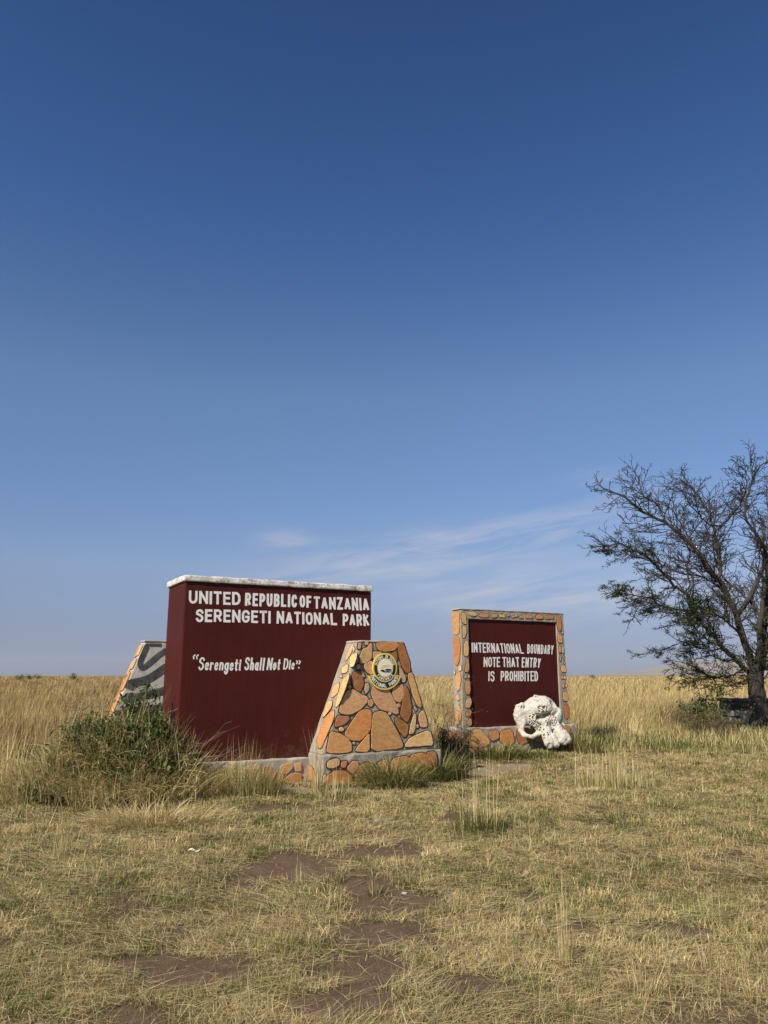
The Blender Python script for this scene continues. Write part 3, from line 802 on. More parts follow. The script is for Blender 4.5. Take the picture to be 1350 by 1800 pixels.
# ================================================================== boundary sign
def sblk(s0, s1, n0, n1, z0, z1): return blk(s0, s1, n0, n1, z0, z1, P=Q0)
bs = thing('boundary_sign', tuple(Q0 + U * 1.37 + NRM * -0.16), 'square maroon boundary notice set in a frame of orange stones', 'sign')
SW, SZ0, SZ1 = 2.75, 0.57, 2.93
rough_block('frame', sblk(0.0, 0.19, 0.0, -0.31, SZ0, SZ1 - 0.19), MORTAR, bs, cuts=0.07, amp=0.008, bevel=0.014, seed=11, freq=8)
rough_block('frame', sblk(2.545, SW, 0.0, -0.31, SZ0, SZ1 - 0.19), MORTAR, bs, cuts=0.07, amp=0.008, bevel=0.014, seed=12, freq=8)
rough_block('frame', sblk(0.0, SW, 0.001, -0.311, SZ1 - 0.188, SZ1), MORTAR, bs, cuts=0.07, amp=0.008, bevel=0.014, seed=13, freq=8)
rough_block('top_slab', sblk(-0.025, SW + 0.01, 0.012, -0.32, SZ1 + 0.001, SZ1 + 0.026), PLASTER, bs, cuts=0.07, amp=0.008, bevel=0.008, seed=14, freq=8)
rough_block('panel', sblk(0.185, 2.55, -0.035, -0.27, SZ0, SZ1 - 0.183), MAROON, bs, cuts=0.16, amp=0.0015, bevel=0.006, seed=15, freq=3)
rough_block('plinth', sblk(-0.02, 2.93, 0.03, -0.62, -0.15, SZ0 - 0.002), MORTAR, bs, cuts=0.08, amp=0.020, bevel=0.03, seed=16, freq=6)
SF = Face(Q0, U, Z).shift(0.002)
SP = Face(Q0 + NRM * -0.035, U, Z)
mb = MB()
for t, q in (('INTERNATIONAL', [(310, 402), (311, 481), (706, 413), (724, 491)]), ('BOUNDARY', [(751, 415), (750, 490), (960, 421), (954, 496)]), ('NOTE', [(406, 518), (405, 596), (535, 518), (535, 597)]), ('THAT', [(554, 518), (556, 597), (684, 519), (690, 599)]),
             ('ENTRY', [(708, 520), (706, 599), (860, 524), (852, 602)]), ('IS', [(444, 628), (442, 708), (491, 627), (491, 710)]), ('PROHIBITED', [(541, 628), (540, 707), (834, 629), (835, 709)])):
    word(mb, SP, t, zoomed(q, 4.5, 760, 1040), 0.125 if t == 'BOUNDARY' else 0.145, gap=0.11 if t != 'NOTE' else 0.08, base=0.002)
mb.build('notice_lettering', LETTER, bs)
mb = MB()
stones(mb, SF, [('y', [(232, 168), (262, 180), (270, 258), (245, 250), (233, 210)]), ('y', [(243, 270), (265, 285), (268, 330), (248, 370), (240, 330)]), ('y', [(262, 395), (278, 388), (284, 450), (280, 508), (252, 508), (252, 430)]),
 ('l', [(268, 535), (284, 532), (288, 600), (280, 637), (257, 633), (270, 590)]), ('m', [(262, 675, 8, 12)]), ('m', [(288, 672, 7, 12)]), ('l', [(265, 715), (293, 706), (298, 780), (290, 812), (267, 808), (264, 750)]),
 ('y', [(266, 860), (298, 838), (308, 880), (295, 915), (265, 913)]), ('o', [(270, 955), (300, 937), (306, 965), (290, 988), (270, 983)]), ('l', [(282, 1020), (305, 1006), (310, 1048), (296, 1064), (280, 1048)]),
 ('y', [(280, 166), (338, 163), (352, 185), (330, 193), (292, 184)]), ('l', [(375, 172), (440, 177), (445, 199), (410, 202), (373, 197)]), ('l', [(470, 180), (510, 180), (512, 202), (469, 203)]), ('y', [(533, 181), (560, 182), (573, 200), (568, 206), (531, 201)]),
 ('m', [(590, 182), (610, 182), (601, 200)]), ('l', [(640, 188), (656, 205), (630, 206)]), ('m', [(664, 190, 8, 8)]), ('l', [(700, 188), (720, 210), (682, 212)]), ('o', [(742, 187), (775, 190), (792, 210), (741, 211)]), ('o', [(825, 187), (870, 189), (871, 213), (822, 213)]),
 ('r', [(892, 189), (952, 192), (960, 216), (892, 215)]), ('o', [(985, 195), (1008, 193), (1018, 230), (1017, 290), (1009, 316), (996, 300), (986, 250)]), ('m', [(1028, 325, 5, 10)]), ('l', [(992, 342), (1008, 338), (1026, 370), (1026, 402), (997, 402)]),
 ('l', [(1000, 428), (1016, 432), (1018, 478), (1004, 487)]), ('m', [(1030, 430), (1040, 442), (1036, 490), (1026, 478)]), ('m', [(1009, 508), (1019, 520), (1011, 552)]), ('o', [(1036, 507), (1047, 520), (1044, 543)]), ('m', [(1046, 562, 5, 9)]),
 ('y', [(1021, 592), (1035, 584), (1054, 602), (1058, 637), (1022, 632)]), ('m', [(1028, 680, 7, 14)]), ('y', [(1048, 680, 9, 14)]), ('m', [(1036, 745, 8, 14)]), ('l', [(1059, 745, 7, 14)]), ('y', [(1034, 800), (1050, 793), (1070, 812), (1071, 866), (1038, 860)]),
 ('r', [(1044, 897), (1072, 893), (1080, 930), (1076, 998), (1052, 1006)])], 4.5, 760, 1040, line=0.011)
SS = Face(Q0, -NRM, Z)
if SS.n @ U > 0: SS.n = -SS.n
SS = SS.shift(0.006)
stones(mb, SS, [('l', [(157, 168), (203, 160), (212, 185), (211, 328), (190, 340), (166, 328)]), ('r', [(166, 358), (212, 362), (218, 440), (213, 540), (195, 585), (174, 560)]), ('y', [(205, 602), (225, 580), (232, 620), (215, 625)]),
 ('l', [(190, 652), (218, 644), (227, 700), (214, 775), (197, 785)]), ('y', [(172, 625), (184, 640), (174, 660)]), ('p', [(187, 830), (208, 814), (217, 848), (200, 862)]), ('l', [(205, 893), (223, 940), (229, 1000), (218, 1044), (188, 1044), (190, 960)])], 4.5, 760, 1040, line=0.004)
SPF = SF.shift(0.03)
stones(mb, SPF, [('l', [(270, 1132), (298, 1122), (312, 1140), (285, 1206), (264, 1203)]), ('l', [(327, 1102), (375, 1102), (420, 1150), (445, 1190), (410, 1213), (307, 1223), (312, 1170)]), ('o', [(447, 1112), (513, 1107), (518, 1150), (472, 1173)]),
 ('l', [(277, 1247), (360, 1252), (438, 1242), (430, 1265), (370, 1284), (273, 1286)]), ('o', [(545, 1110), (620, 1100), (640, 1180), (580, 1220), (540, 1170)]), ('r', [(670, 1095), (760, 1090), (770, 1170), (690, 1200)]), ('l', [(800, 1090), (880, 1080), (890, 1170), (810, 1180)]), ('o', [(920, 1080), (1000, 1070), (1010, 1150), (930, 1160)]), ('o', [(1035, 1075), (1075, 1070), (1085, 1130), (1040, 1135)])], 4.5, 760, 1040, line=0.010, base=0.008, grow=0.016)
SPS = SS.shift(0.02)
stones(mb, SPS, [('d', [(165, 1122), (200, 1108), (230, 1122), (236, 1292), (182, 1290)]), ('r', [(122, 1102), (150, 1107), (154, 1168), (114, 1176)])], 4.5, 760, 1040, line=0.006, base=0.006)
mb.build('stone_cladding', [STONE, JOINT], bs)
#PART2
# ================================================================== skull
def surface_nets(F, org, h):
    nx, ny, nz_ = F.shape
    S = F < 0
    cells = np.zeros((nx - 1, ny - 1, nz_ - 1), int)
    corners = [(i, j, k) for i in (0, 1) for j in (0, 1) for k in (0, 1)]
    sl = lambda c: (slice(c[0], nx - 1 + c[0]), slice(c[1], ny - 1 + c[1]), slice(c[2], nz_ - 1 + c[2]))
    for c in corners: cells += S[sl(c)]
    act = (cells > 0) & (cells < 8)
    acc = np.zeros(act.shape + (3,)); cnt = np.zeros(act.shape)
    for a in corners:
        for ax in range(3):
            if a[ax] == 0:
                b = list(a); b[ax] = 1; b = tuple(b)
                fa, fb = F[sl(a)], F[sl(b)]
                cr = (fa < 0) != (fb < 0)
                t = np.where(cr, fa / np.where(cr, fa - fb, 1), 0)
                for d in range(3):
                    acc[..., d] += np.where(cr, a[d] + (t if d == ax else 0), 0)
                cnt += cr
    idx = np.full(act.shape, -1); idx[act] = np.arange(act.sum())
    gi = np.stack(np.nonzero(act), -1)
    verts = (gi + acc[act] / cnt[act][:, None]) * h + org
    quads = []
    for ax in range(3):
        u, v = [(1, 2), (2, 0), (0, 1)][ax]
        n1 = [slice(1, n - 1) for n in F.shape]; n1[ax] = slice(0, F.shape[ax] - 1)
        n2 = list(n1); n2[ax] = slice(1, F.shape[ax])
        a, b = S[tuple(n1)], S[tuple(n2)]
        for flip, m in ((False, a & ~b), (True, ~a & b)):
            p = np.stack(np.nonzero(m), -1)
            off = np.ones(3, int); off[ax] = 0
            p = p + off
            q = []
            for du, dv in ((0, 0), (-1, 0), (-1, -1), (0, -1)):
                r = p.copy(); r[:, u] += du; r[:, v] += dv
                q.append(idx[r[:, 0], r[:, 1], r[:, 2]])
            q = np.stack(q, -1)
            quads.append(q[:, ::-1] if flip else q)
    return verts, np.concatenate(quads)
SK = 0.00131
def make_skull():
    h = 0.0075
    lo = np.array([-0.66, -0.58, -0.55]); hi = np.array([0.62, 0.60, 0.50])
    ax = [np.arange(lo[i], hi[i], h) for i in range(3)]
    X, Y, Zz = np.meshgrid(*ax, indexing='ij')
    def P(x, y, z): return ((x - 650) * SK, (640 - y) * SK, z)
    def ell3(c, r, rot=0.0):
        c = P(*c); dx, dy, dz = X - c[0], Y - c[1], Zz - c[2]
        if rot:
            dx, dy = dx * math.cos(rot) + dy * math.sin(rot), -dx * math.sin(rot) + dy * math.cos(rot)
        k = np.sqrt((dx / r[0]) ** 2 + (dy / r[1]) ** 2 + (dz / r[2]) ** 2)
        return (k - 1) * min(r)
    def cap(a, b, ra, rb):
        a = np.array(P(*a)); b = np.array(P(*b)); d = b - a
        t = np.clip(((X - a[0]) * d[0] + (Y - a[1]) * d[1] + (Zz - a[2]) * d[2]) / (d @ d), 0, 1)
        return np.sqrt((X - a[0] - t * d[0]) ** 2 + (Y - a[1] - t * d[1]) ** 2 + (Zz - a[2] - t * d[2]) ** 2) - (ra + (rb - ra) * t)
    def smin(a, b, k):
        q = np.maximum(k - np.abs(a - b), 0) / k
        return np.minimum(a, b) - q * q * k * 0.25
    k = SK
    F = ell3((640, 440, -0.16), (262 * k, 185 * k, 0.34))
    F = smin(F, ell3((655, 355, -0.10), (175 * k, 105 * k, 0.20)), 0.06)
    F = smin(F, cap((575, 262, -0.04), (600, 262, -0.05), 40 * k, 34 * k), 0.02); F = smin(F, cap((600, 290, -0.06), (720, 275, -0.07), 42 * k, 34 * k), 0.03)
    F = smin(F, cap((755, 300, -0.18), (790, 335, -0.20), 36 * k, 30 * k), 0.015)
    F = smin(F, ell3((480, 470, -0.10), (150 * k, 135 * k, 0.20)), 0.04)      # temple wall
    F = smin(F, ell3((800, 455, -0.12), (110 * k, 110 * k, 0.20)), 0.04)
    lobe = ell3((335, 545, -0.02), (112 * k, 178 * k, 0.12), 0.10)
    lobe = smin(lobe, cap((300, 410, 0.0), (360, 378, -0.02), 42 * k, 36 * k), 0.03)
    lobe = smin(lobe, cap((250, 520, 0.0), (262, 600, 0.0), 24 * k, 22 * k), 0.03)
    lobe = smin(lobe, cap((350, 620, 0.02), (340, 770, 0.05), 78 * k, 55 * k), 0.05)
    F = smin(F, lobe, 0.02)
    for a, b in (((320, 760, 0.06), (365, 826, 0.11)), ((365, 826, 0.11), (470, 838, 0.16)), ((470, 838, 0.16), (575, 800, 0.14)), ((575, 800, 0.14), (640, 735, 0.08))):
        F = smin(F, cap(a, b, 40 * k, 40 * k), 0.02)
    F = smin(F, ell3((660, 620, 0.0), (185 * k, 125 * k, 0.20)), 0.05)
    F = smin(F, ell3((530, 600, 0.02), (105 * k, 130 * k, 0.13)), 0.03)
    F = smin(F, cap((560, 640, 0.06), (600, 740, 0.08), 55 * k, 55 * k), 0.03)
    F = smin(F, ell3((895, 555, -0.07), (82 * k, 135 * k, 0.13), -0.25), 0.03)
    F = smin(F, cap((960, 640, -0.06), (1000, 690, -0.02), 24 * k, 12 * k), 0.03)
    F = smin(F, cap((860, 470, -0.01), (940, 470, -0.06), 46 * k, 32 * k), 0.012); F = smin(F, cap((950, 500, -0.06), (972, 590, -0.06), 26 * k, 20 * k), 0.012)
    s1 = smin(cap((670, 650, 0.07), (725, 930, 0.27), 90 * k, 82 * k), cap((770, 830, 0.22), (815, 945, 0.28), 62 * k, 60 * k), 0.012)
    s2 = smin(cap((815, 640, 0.04), (940, 860, 0.20), 88 * k, 78 * k), cap((960, 800, 0.15), (1010, 885, 0.20), 66 * k, 60 * k), 0.012)
    s2 = smin(s2, cap((900, 900, 0.22), (960, 920, 0.22), 48 * k, 44 * k), 0.02)
    F = smin(F, s1, 0.03); F = smin(F, s2, 0.03)
    cut = lambda a, b, kk=0.015: -smin(-a, b, kk)
    F = cut(F, ell3((690, 530, 0.24), (150 * k, 58 * k, 0.24), 0.35), 0.010)
    F = cut(F, ell3((590, 560, 0.2), (48 * k, 42 * k, 0.22), 0.1), 0.012)
    F = cut(F, ell3((445, 740, 0.14), (92 * k, 74 * k, 0.34), -0.4), 0.010)
    F = cut(F, cap((470, 390, 0.14), (446, 640, 0.13), 10 * k, 22 * k), 0.012)
    F = cut(F, ell3((335, 600, 0.17), (60 * k, 120 * k, 0.065)), 0.03)
    F = cut(F, cap((705, 960, 0.40), (690, 1010, 0.36), 46 * k, 44 * k), 0.008)
    F = cut(F, cap((960, 945, 0.32), (1000, 960, 0.30), 34 * k, 34 * k), 0.008)
    F = cut(F, ell3((795, 760, 0.22), (20 * k, 34 * k, 0.14), -0.4), 0.008)
    F = cut(F, cap((860, 900, 0.36), (775, 680, 0.24), 20 * k, 9 * k), 0.008)
    for x_, y_, x2, y2 in ((690, 700, 720, 900), (870, 680, 950, 850), (760, 360, 850, 470), (960, 560, 940, 640)):
        F = cut(F, cap((x_, y_, 0.20), (x2, y2, 0.36), 7 * k, 9 * k), 0.01)
    for c_, r_ in (((400, 285, 0.10), 0.12), ((880, 330, 0.05), 0.13), ((985, 420, 0.03), 0.06), ((205, 700, 0.10), 0.09), ((235, 395, 0.10), 0.07), ((1000, 560, 0.10), 0.05), ((650, 215, 0.05), 0.05), ((480, 300, 0.20), 0.10), ((800, 420, 0.24), 0.09), ((600, 900, 0.25), 0.05)):
        F = cut(F, ell3(c_, (r_, r_, r_)), 0.006)
    # crumbling honeycomb of the broken bone
    rg = np.random.default_rng(3)
    for (x0, x1, y0, y1, n_) in ((450, 610, 500, 720, 120), (590, 730, 385, 480, 70), (690, 880, 560, 690, 100), (510, 620, 640, 770, 40), (560, 800, 500, 560, 40), (300, 420, 370, 430, 12), (640, 720, 720, 900, 10), (560, 640, 250, 330, 12)):
        for _ in range(n_):
            px_, py_ = rg.uniform(x0, x1), rg.uniform(y0, y1)
            q = P(px_, py_, 0); i = int((q[0] - lo[0]) / h); j = int((q[1] - lo[1]) / h)
            colm = np.nonzero(F[i, j] < 0)[0]
            if len(colm) == 0: continue
            zz = ax[2][colm[-1]]; r = rg.uniform(0.006, 0.017)
            i0, i1, j0, j1, k0, k1 = i - 5, i + 6, j - 5, j + 6, max(colm[-1] - 8, 0), colm[-1] + 6
            sub = (slice(i0, i1), slice(j0, j1), slice(k0, k1))
            dd = np.sqrt((X[sub] - q[0]) ** 2 + ((Y[sub] - q[1]) * rg.uniform(0.6, 1.4)) ** 2 + ((Zz[sub] - zz) * 0.35) ** 2) - r
            F[sub] = np.maximum(F[sub], -dd)
    w_ = (np.sin(X * 31 + 2 * np.sin(Y * 17)) * np.sin(Y * 27 + 1.3) * np.sin(Zz * 29 + 2) * 0.006
          + np.sin(X * 61 + 4 * np.sin(Y * 23)) * np.sin(Y * 47 + 2 * np.sin(X * 19)) * np.sin(Zz * 53) * 0.003
          + np.sin(X * 83 + 3 * np.sin(Zz * 41)) * np.sin(Y * 77 + Zz * 30) * 0.0025)
    F = F + w_
    v, q = surface_nets(F, lo, h)
    return v, q
sk_c = EYEV + ray(880 + 650 / 9, 1200 + 628 / 9) * (16.15 / ray(952, 1271)[1])
sv_, sq_ = make_skull()
fwd = np.array([-0.05, -1.0, 0.0]); fwd /= np.linalg.norm(fwd)
rgt = np.array([-fwd[1], fwd[0], 0.0])
world = sk_c + sv_[:, :1] * rgt + sv_[:, 1:2] * Z + sv_[:, 2:3] * fwd
me = mesh_np('skull', world, sq_)
m, nt, b = mat('weathered_bone')
g = tex(nt, 7, 8, 0.7)
c = ramp(nt, g, [(0.3, (0.30, 0.27, 0.21)), (0.48, (0.50, 0.475, 0.41)), (0.8, (0.60, 0.58, 0.53))])
c = mix(nt, ramp(nt, tex(nt, 45, 6, 0.8), [(0.58, 0.0), (0.70, 0.8)]), c, (0.22, 0.18, 0.13))
nt.links.new(c, b.inputs['Base Color']); b.inputs['Roughness'].default_value = 0.75
bump(nt, b, mix(nt, 0.5, tex(nt, 40, 6, 0.75), tex(nt, 120, 3)), 0.45, 0.01)
sk = link('elephant_skull', me, m, smooth=True)
tag(sk, 'bleached white elephant skull leaning against the maroon boundary notice', 'skull', kind='thing')

# ================================================================== grass
class Blades:
    """curved tapering blades; everything ends up as one mesh"""
    def __init__(self): self.V = []; self.T = []; self.C = []; self.n = 0
    def add(self, P, az, L, l0, l1, wd, col, nseg=3, twist=None, droop=1.0):
        n = len(P); P = np.asarray(P, float)
        az, L, l0, l1, wd = [np.broadcast_to(np.asarray(a, float), (n,)) for a in (az, L, l0, l1, wd)]
        if twist is None: twist = rng.uniform(-0.6, 0.6, n)
        per = np.stack([-np.sin(az), np.cos(az), np.zeros(n)], -1)
        hor = np.stack([np.cos(az), np.sin(az), np.zeros(n)], -1)
        up = np.array([0, 0, 1.0])
        p = P.copy(); rows = []
        for k in range(nseg + 1):
            th = l0 + (l1 - l0) * (k / nseg) ** droop
            nrm_ = hor * -np.cos(th)[:, None] + up * np.sin(th)[:, None]
            wv = per * np.cos(twist)[:, None] + nrm_ * np.sin(twist)[:, None]
            if k < nseg:
                ww = (wd / 2 * (1.0 if k == 0 else 1 - 0.55 * (k / nseg) ** 1.5))[:, None]
                rows += [p - wv * ww, p + wv * ww]
            else:
                rows.append(p)
            d = hor * np.sin(th)[:, None] + up * np.cos(th)[:, None]
            p = p + d * (L / nseg)[:, None]
        nvp = len(rows)
        V = np.stack(rows, 1)
        tr = []
        for k in range(nseg - 1):
            a = 2 * k
            tr += [(a, a + 1, a + 3), (a, a + 3, a + 2)]
        tr.append((2 * nseg - 2, 2 * nseg - 1, 2 * nseg))
        tr = np.array(tr)
        T = (np.arange(n)[:, None, None] * nvp + tr[None]).reshape(-1, 3) + self.n
        col = np.broadcast_to(np.asarray(col, float), (n, 3))
        self.V.append(V.reshape(-1, 3)); self.T.append(T); self.C.append(np.repeat(col, nvp, 0)); self.n += n * nvp
    def build(self, name, mats, parent=None):
        me = mesh_np(name, np.concatenate(self.V), np.concatenate(self.T), np.concatenate(self.C))
        return link(name, me, mats, parent)
STRAW = np.array([0.54, 0.44, 0.205]); PALE = np.array([0.67, 0.57, 0.31]); TAN = np.array([0.40, 0.295, 0.15]); RUST = np.array([0.31, 0.19, 0.085])
OLIVE = np.array([0.215, 0.215, 0.070]); GREEN = np.array([0.100, 0.135, 0.036]); DARKG = np.array([0.05, 0.072, 0.024]); GREY = np.array([0.30, 0.26, 0.16])
def pick(cols, wts, n):
    wts = np.asarray(wts, float)
    if wts.ndim == 1: i = rng.choice(len(cols), n, p=wts / wts.sum())
    else:
        cum = np.cumsum(wts / wts.sum(1, keepdims=True), 1)
        i = (rng.random((n, 1)) > cum).sum(1).clip(0, len(cols) - 1)
    c = np.array(cols)[i]
    return c * rng.uniform(0.72, 1.22, (n, 1)) * rng.uniform(0.95, 1.05, (n, 3))
def sn(x, y, P):
    d = np.stack([x - P[0], y - P[1]], -1)
    return d @ U[:2], d @ NRM[:2]
def built(x, y, pad=0.0):
    s, n_ = sn(x, y, P0)
    a = (s > -2.16 - pad) & (s < 1.34 + pad) & (n_ > -1.61 - pad) & (n_ < -0.45 + pad)
    a |= (s > -0.05 - pad) & (s < 2.06 + pad) & (n_ > -0.52 - pad) & (n_ < 0.025 + pad)
    a |= (s > -3.08 - pad) & (s < -0.96 + pad) & (n_ > -2.1 - pad) & (n_ < -1.6 + pad)
    s, n_ = sn(x, y, Q0)
    a |= (s > -0.02 - pad) & (s < 2.93 + pad) & (n_ > -0.62 - pad) & (n_ < 0.03 + pad)
    return a
def scatter(y0, y1, dens, margin=1.6, half=0.53):
    """points over the strip of land in view; dens(y) per square metre"""
    ys = np.linspace(y0, y1, 400); wdt = 2 * (half * ys + margin)
    pdf = wdt * np.array([dens(v) for v in ys]); tot = float(np.sum((pdf[1:] + pdf[:-1]) * np.diff(ys)) / 2)
    cdf = np.concatenate([[0], np.cumsum((pdf[1:] + pdf[:-1]) / 2)]); cdf /= cdf[-1]
    n = int(tot); y = np.interp(rng.random(n), cdf, ys)
    x = rng.uniform(-1, 1, n) * (half * y + margin)
    return x, y
def field_edge(x):
    """how far away the tall grass begins"""
    e = np.interp(x, [-12, -5.2, -4.2, -3.0, -0.5, 1.0, 1.6, 4.6, 5.2, 7, 9, 10, 14], [13.0, 13.2, 13.6, 14.3, 14.6, 15.2, 17.6, 18.3, 18.0, 19.0, 21.0, 24.0, 25.0])
    return e + (fbm(x, x * 0 + 3, 1.2, 61) - 0.5) * 1.6
def dens_near(y): return 50000.0 / y
# --- mown, trampled grass
B = Blades()
x, y = scatter(1.5, 24.5, lambda v: min(dens_near(v), 15000))
bz = bare(x, y)
cl = fbm(x, y, 0.28, 71, 3)
keep = (rng.random(len(x)) > bz * 0.985) & ~built(x, y, 0.0) & (y < field_edge(x) + 1.5) & (rng.random(len(x)) < 0.35 + 1.2 * np.clip(cl - 0.25, 0, 1))
x, y, cl = x[keep], y[keep], cl[keep]
n = len(x); zz = height(x, y)
gn = fbm(x, y, 1.4, 81, 3); g2 = fbm(x, y, 0.24, 85, 3)
gw = np.clip((gn * 0.4 + g2 * 0.6 - 0.50) / 0.12, 0, 1)
wts = np.stack([0.30 * (1 - gw) + 0.08, 0.09 * (1 - gw) + 0.02, 0.42 * (1 - gw) + 0.14, 0.16 + 0 * gw, 0.06 + 0.26 * gw, 0.05 + 0.42 * gw, 0.03 + 0.16 * gw], 1)
col = pick([STRAW, PALE, TAN, GREY, OLIVE, GREEN, DARKG], wts, n)
tall_ = 0.7 + 0.9 * np.clip(fbm(x, y, 0.5, 91) - 0.3, 0, 1)
col = col * (np.clip(0.46 + 1.25 * fbm(x, y, 0.8, 161, 4), 0.58, 1.5) * np.clip(0.5 + 1.0 * fbm(x, y, 0.16, 165, 2), 0.6, 1.35))[:, None]
L = rng.uniform(0.03, 0.10, n) * tall_
l0 = rng.uniform(0.35, 1.35, n); l1 = l0 + rng.uniform(0.1, 0.7, n)
wd = np.clip(0.00055 * y, 0.0022, 0.010) * rng.uniform(0.7, 1.4, n)
B.add(np.stack([x, y, zz - 0.004], -1), rng.uniform(0, 6.283, n), L, l0, np.minimum(l1, 1.62), wd, col, nseg=2)
# --- straws lying about
x, y = scatter(1.5, 18, lambda v: min(11500.0 / v, 3500))
bz = bare(x, y)
keep = (rng.random(len(x)) > bz * 0.95) & ~built(x, y, 0.02) & (y < field_edge(x) + 1)
x, y = x[keep], y[keep]; n = len(x)
swirl = fbm(x, y, 1.5, 95) * 9
col = pick([STRAW, PALE, TAN, GREY], [0.38, 0.33, 0.19, 0.10], n)
B.add(np.stack([x, y, height(x, y) + rng.uniform(0.006, 0.035, n)], -1), swirl + rng.normal(0, 0.9, n), 0.06 + 0.24 * rng.random(n) ** 2, rng.uniform(1.3, 1.6, n), rng.uniform(1.40, 1.72, n),
      np.clip(0.00042 * y, 0.0020, 0.007) * rng.uniform(0.7, 1.3, n), col, nseg=2, twist=rng.uniform(-0.3, 0.3, n))
# --- upright thin stalks
x, y = scatter(3.8, 17, lambda v: 95.0 / v + 3)
keep = (rng.random(len(x)) > bare(x, y) * 0.8) & ~built(x, y, 0.05)
x, y = x[keep], y[keep]; n = len(x)
col = pick([STRAW, PALE, OLIVE], [0.45, 0.35, 0.2], n)
B.add(np.stack([x, y, height(x, y)], -1), rng.uniform(0, 6.283, n), rng.uniform(0.08, 0.30, n), rng.uniform(0, 0.4, n), rng.uniform(0.2, 1.0, n), np.clip(0.00045 * y, 0.0022, 0.007), col, nseg=3)
# --- loose green turf in tufts
x, y = scatter(3.6, 17, lambda v: 55.0 / v + 1.8)
keep = ~built(x, y, 0.08) & (bare(x, y) < 0.5)
x, y = x[keep], y[keep]
k = 60; cx = np.repeat(x, k) + rng.normal(0, 0.045, len(x) * k); cy = np.repeat(y, k) + rng.normal(0, 0.045, len(x) * k); n = len(cx)
hh = np.repeat(rng.uniform(0.04, 0.10, len(x)), k)
tone = np.repeat(rng.random(len(x)) ** 0.7, k)
col = pick([GREEN, DARKG, OLIVE, STRAW], np.stack([0.5 * tone + 0.1, 0.4 * tone + 0.05, 0.3 + 0 * tone, 0.55 * (1 - tone) + 0.05], 1), n)
B.add(np.stack([cx, cy, height(cx, cy)], -1), rng.uniform(0, 6.283, n), hh * rng.uniform(0.6, 1.4, n), rng.uniform(0.0, 0.8, n), rng.uniform(0.4, 1.5, n), np.clip(0.0006 * cy, 0.0026, 0.008), col, nseg=2)
tag(B.build('short_grass', GRASS), kind='stuff')
# --- the tall dry grass of the plain
B = Blades()
def tall(y0, y1, dens, wk, Ls, nseg=3, seed=0, margin=3.0):
    x, y = scatter(y0, y1, dens, margin)
    e = y - field_edge(x)
    keep = (rng.random(len(x)) < np.clip(e / 0.7, 0, 1)) & ~built(x, y, 0.05)
    x, y, e = x[keep], y[keep], e[keep]
    hn = fbm(x, y, 2.5 if y0 < 40 else 9, 101, 3); n = len(x)
    ramp_ = np.clip(0.38 + e * 0.28, 0.3, 1.0)
    mid = np.clip(1 - e / 2.4, 0, 1) * (x > -2)
    cl = fbm(x, y, 0.45 if y0 < 40 else 1.5, 141, 3)
    L = rng.uniform(*Ls, n) * ramp_ * (0.45 + 0.55 * hn + 0.62 * cl) * (0.72 + 0.75 * np.clip(fbm(x, y, 7 if y0 < 100 else 40, 171, 3) - 0.12, 0, 1))
    warm = 0.18 + np.clip((0.2 - x / np.maximum(y, 1)) * 1.4, 0, 1) * 0.8 + (fbm(x, y, 3, 111, 4) - 0.5) * 1.6
    warm = np.clip(warm, 0, 1)
    wts = np.stack([0.44 * (1 - 0.6 * warm) * (1 - 0.5 * mid) + 0.03, 0.20 * (1 - warm) + 0.03, 0.22 + 0.3 * warm, 0.03 + 0.16 * warm, 0.06 + 0.38 * mid, 0.02 + 0.22 * mid], 1)
    col = pick([STRAW, PALE, TAN, RUST, OLIVE, GREEN], wts, n)
    wind = rng.normal(0.4, 1.3, n)
    col = col * np.clip(0.42 + 1.0 * fbm(x, y, 0.7 if y0 < 40 else 3, 151, 3), 0.45, 1.2)[:, None] * np.array([1.0, 0.965, 0.93])
    B.add(np.stack([x, y, height(x, y) - 0.02], -1), wind, L, np.abs(rng.normal(0.0, 0.28, n)), rng.uniform(0.2, 1.7, n), wk * y * rng.uniform(0.6, 1.4, n), col, nseg=nseg, droop=1.6)
tall(12.8, 34, lambda v: 420 if v < 20 else 300, 0.00050, (0.55, 0.95))
# knee high green and straw grass on the way to it
x, y = scatter(15.5, 26, lambda v: 330)
e = field_edge(x) - y
keep = (x > 3.0) & (rng.random(len(x)) < np.clip(1.2 - np.abs(e - 1.2) / 4.2, 0, 1) * np.clip((y - 16.2 + (x - 5) * 0.05) / 1.5, 0, 1)) & ~built(x, y, 0.05)
x, y, e = x[keep], y[keep], e[keep]; n = len(x)
pt = np.clip((fbm(x, y, 1.3, 121, 3) - 0.38) / 0.2, 0, 1)
B.add(np.stack([x, y, height(x, y) - 0.02], -1), rng.uniform(0, 6.283, n), rng.uniform(0.14, 0.40, n) * (0.7 + 0.6 * (1 - pt)), rng.uniform(0, 0.4, n), rng.uniform(0.3, 1.4, n), 0.0006 * y * rng.uniform(0.6, 1.4, n),
      pick([STRAW, PALE, OLIVE, GREEN, DARKG], np.stack([0.4 * (1 - pt) + .1, 0.2 * (1 - pt) + .02, .25 + 0 * pt, .1 + .3 * pt, .05 + .15 * pt], 1), n), nseg=3)
tall(34, 120, lambda v: 46 * (34 / v) ** 1.2, 0.00055, (0.6, 1.0))
tall(120, 700, lambda v: 2.2 * (120 / v) ** 1.7, 0.0006, (0.6, 1.1), nseg=2)
tag(B.build('tall_grass', GRASS), kind='stuff')

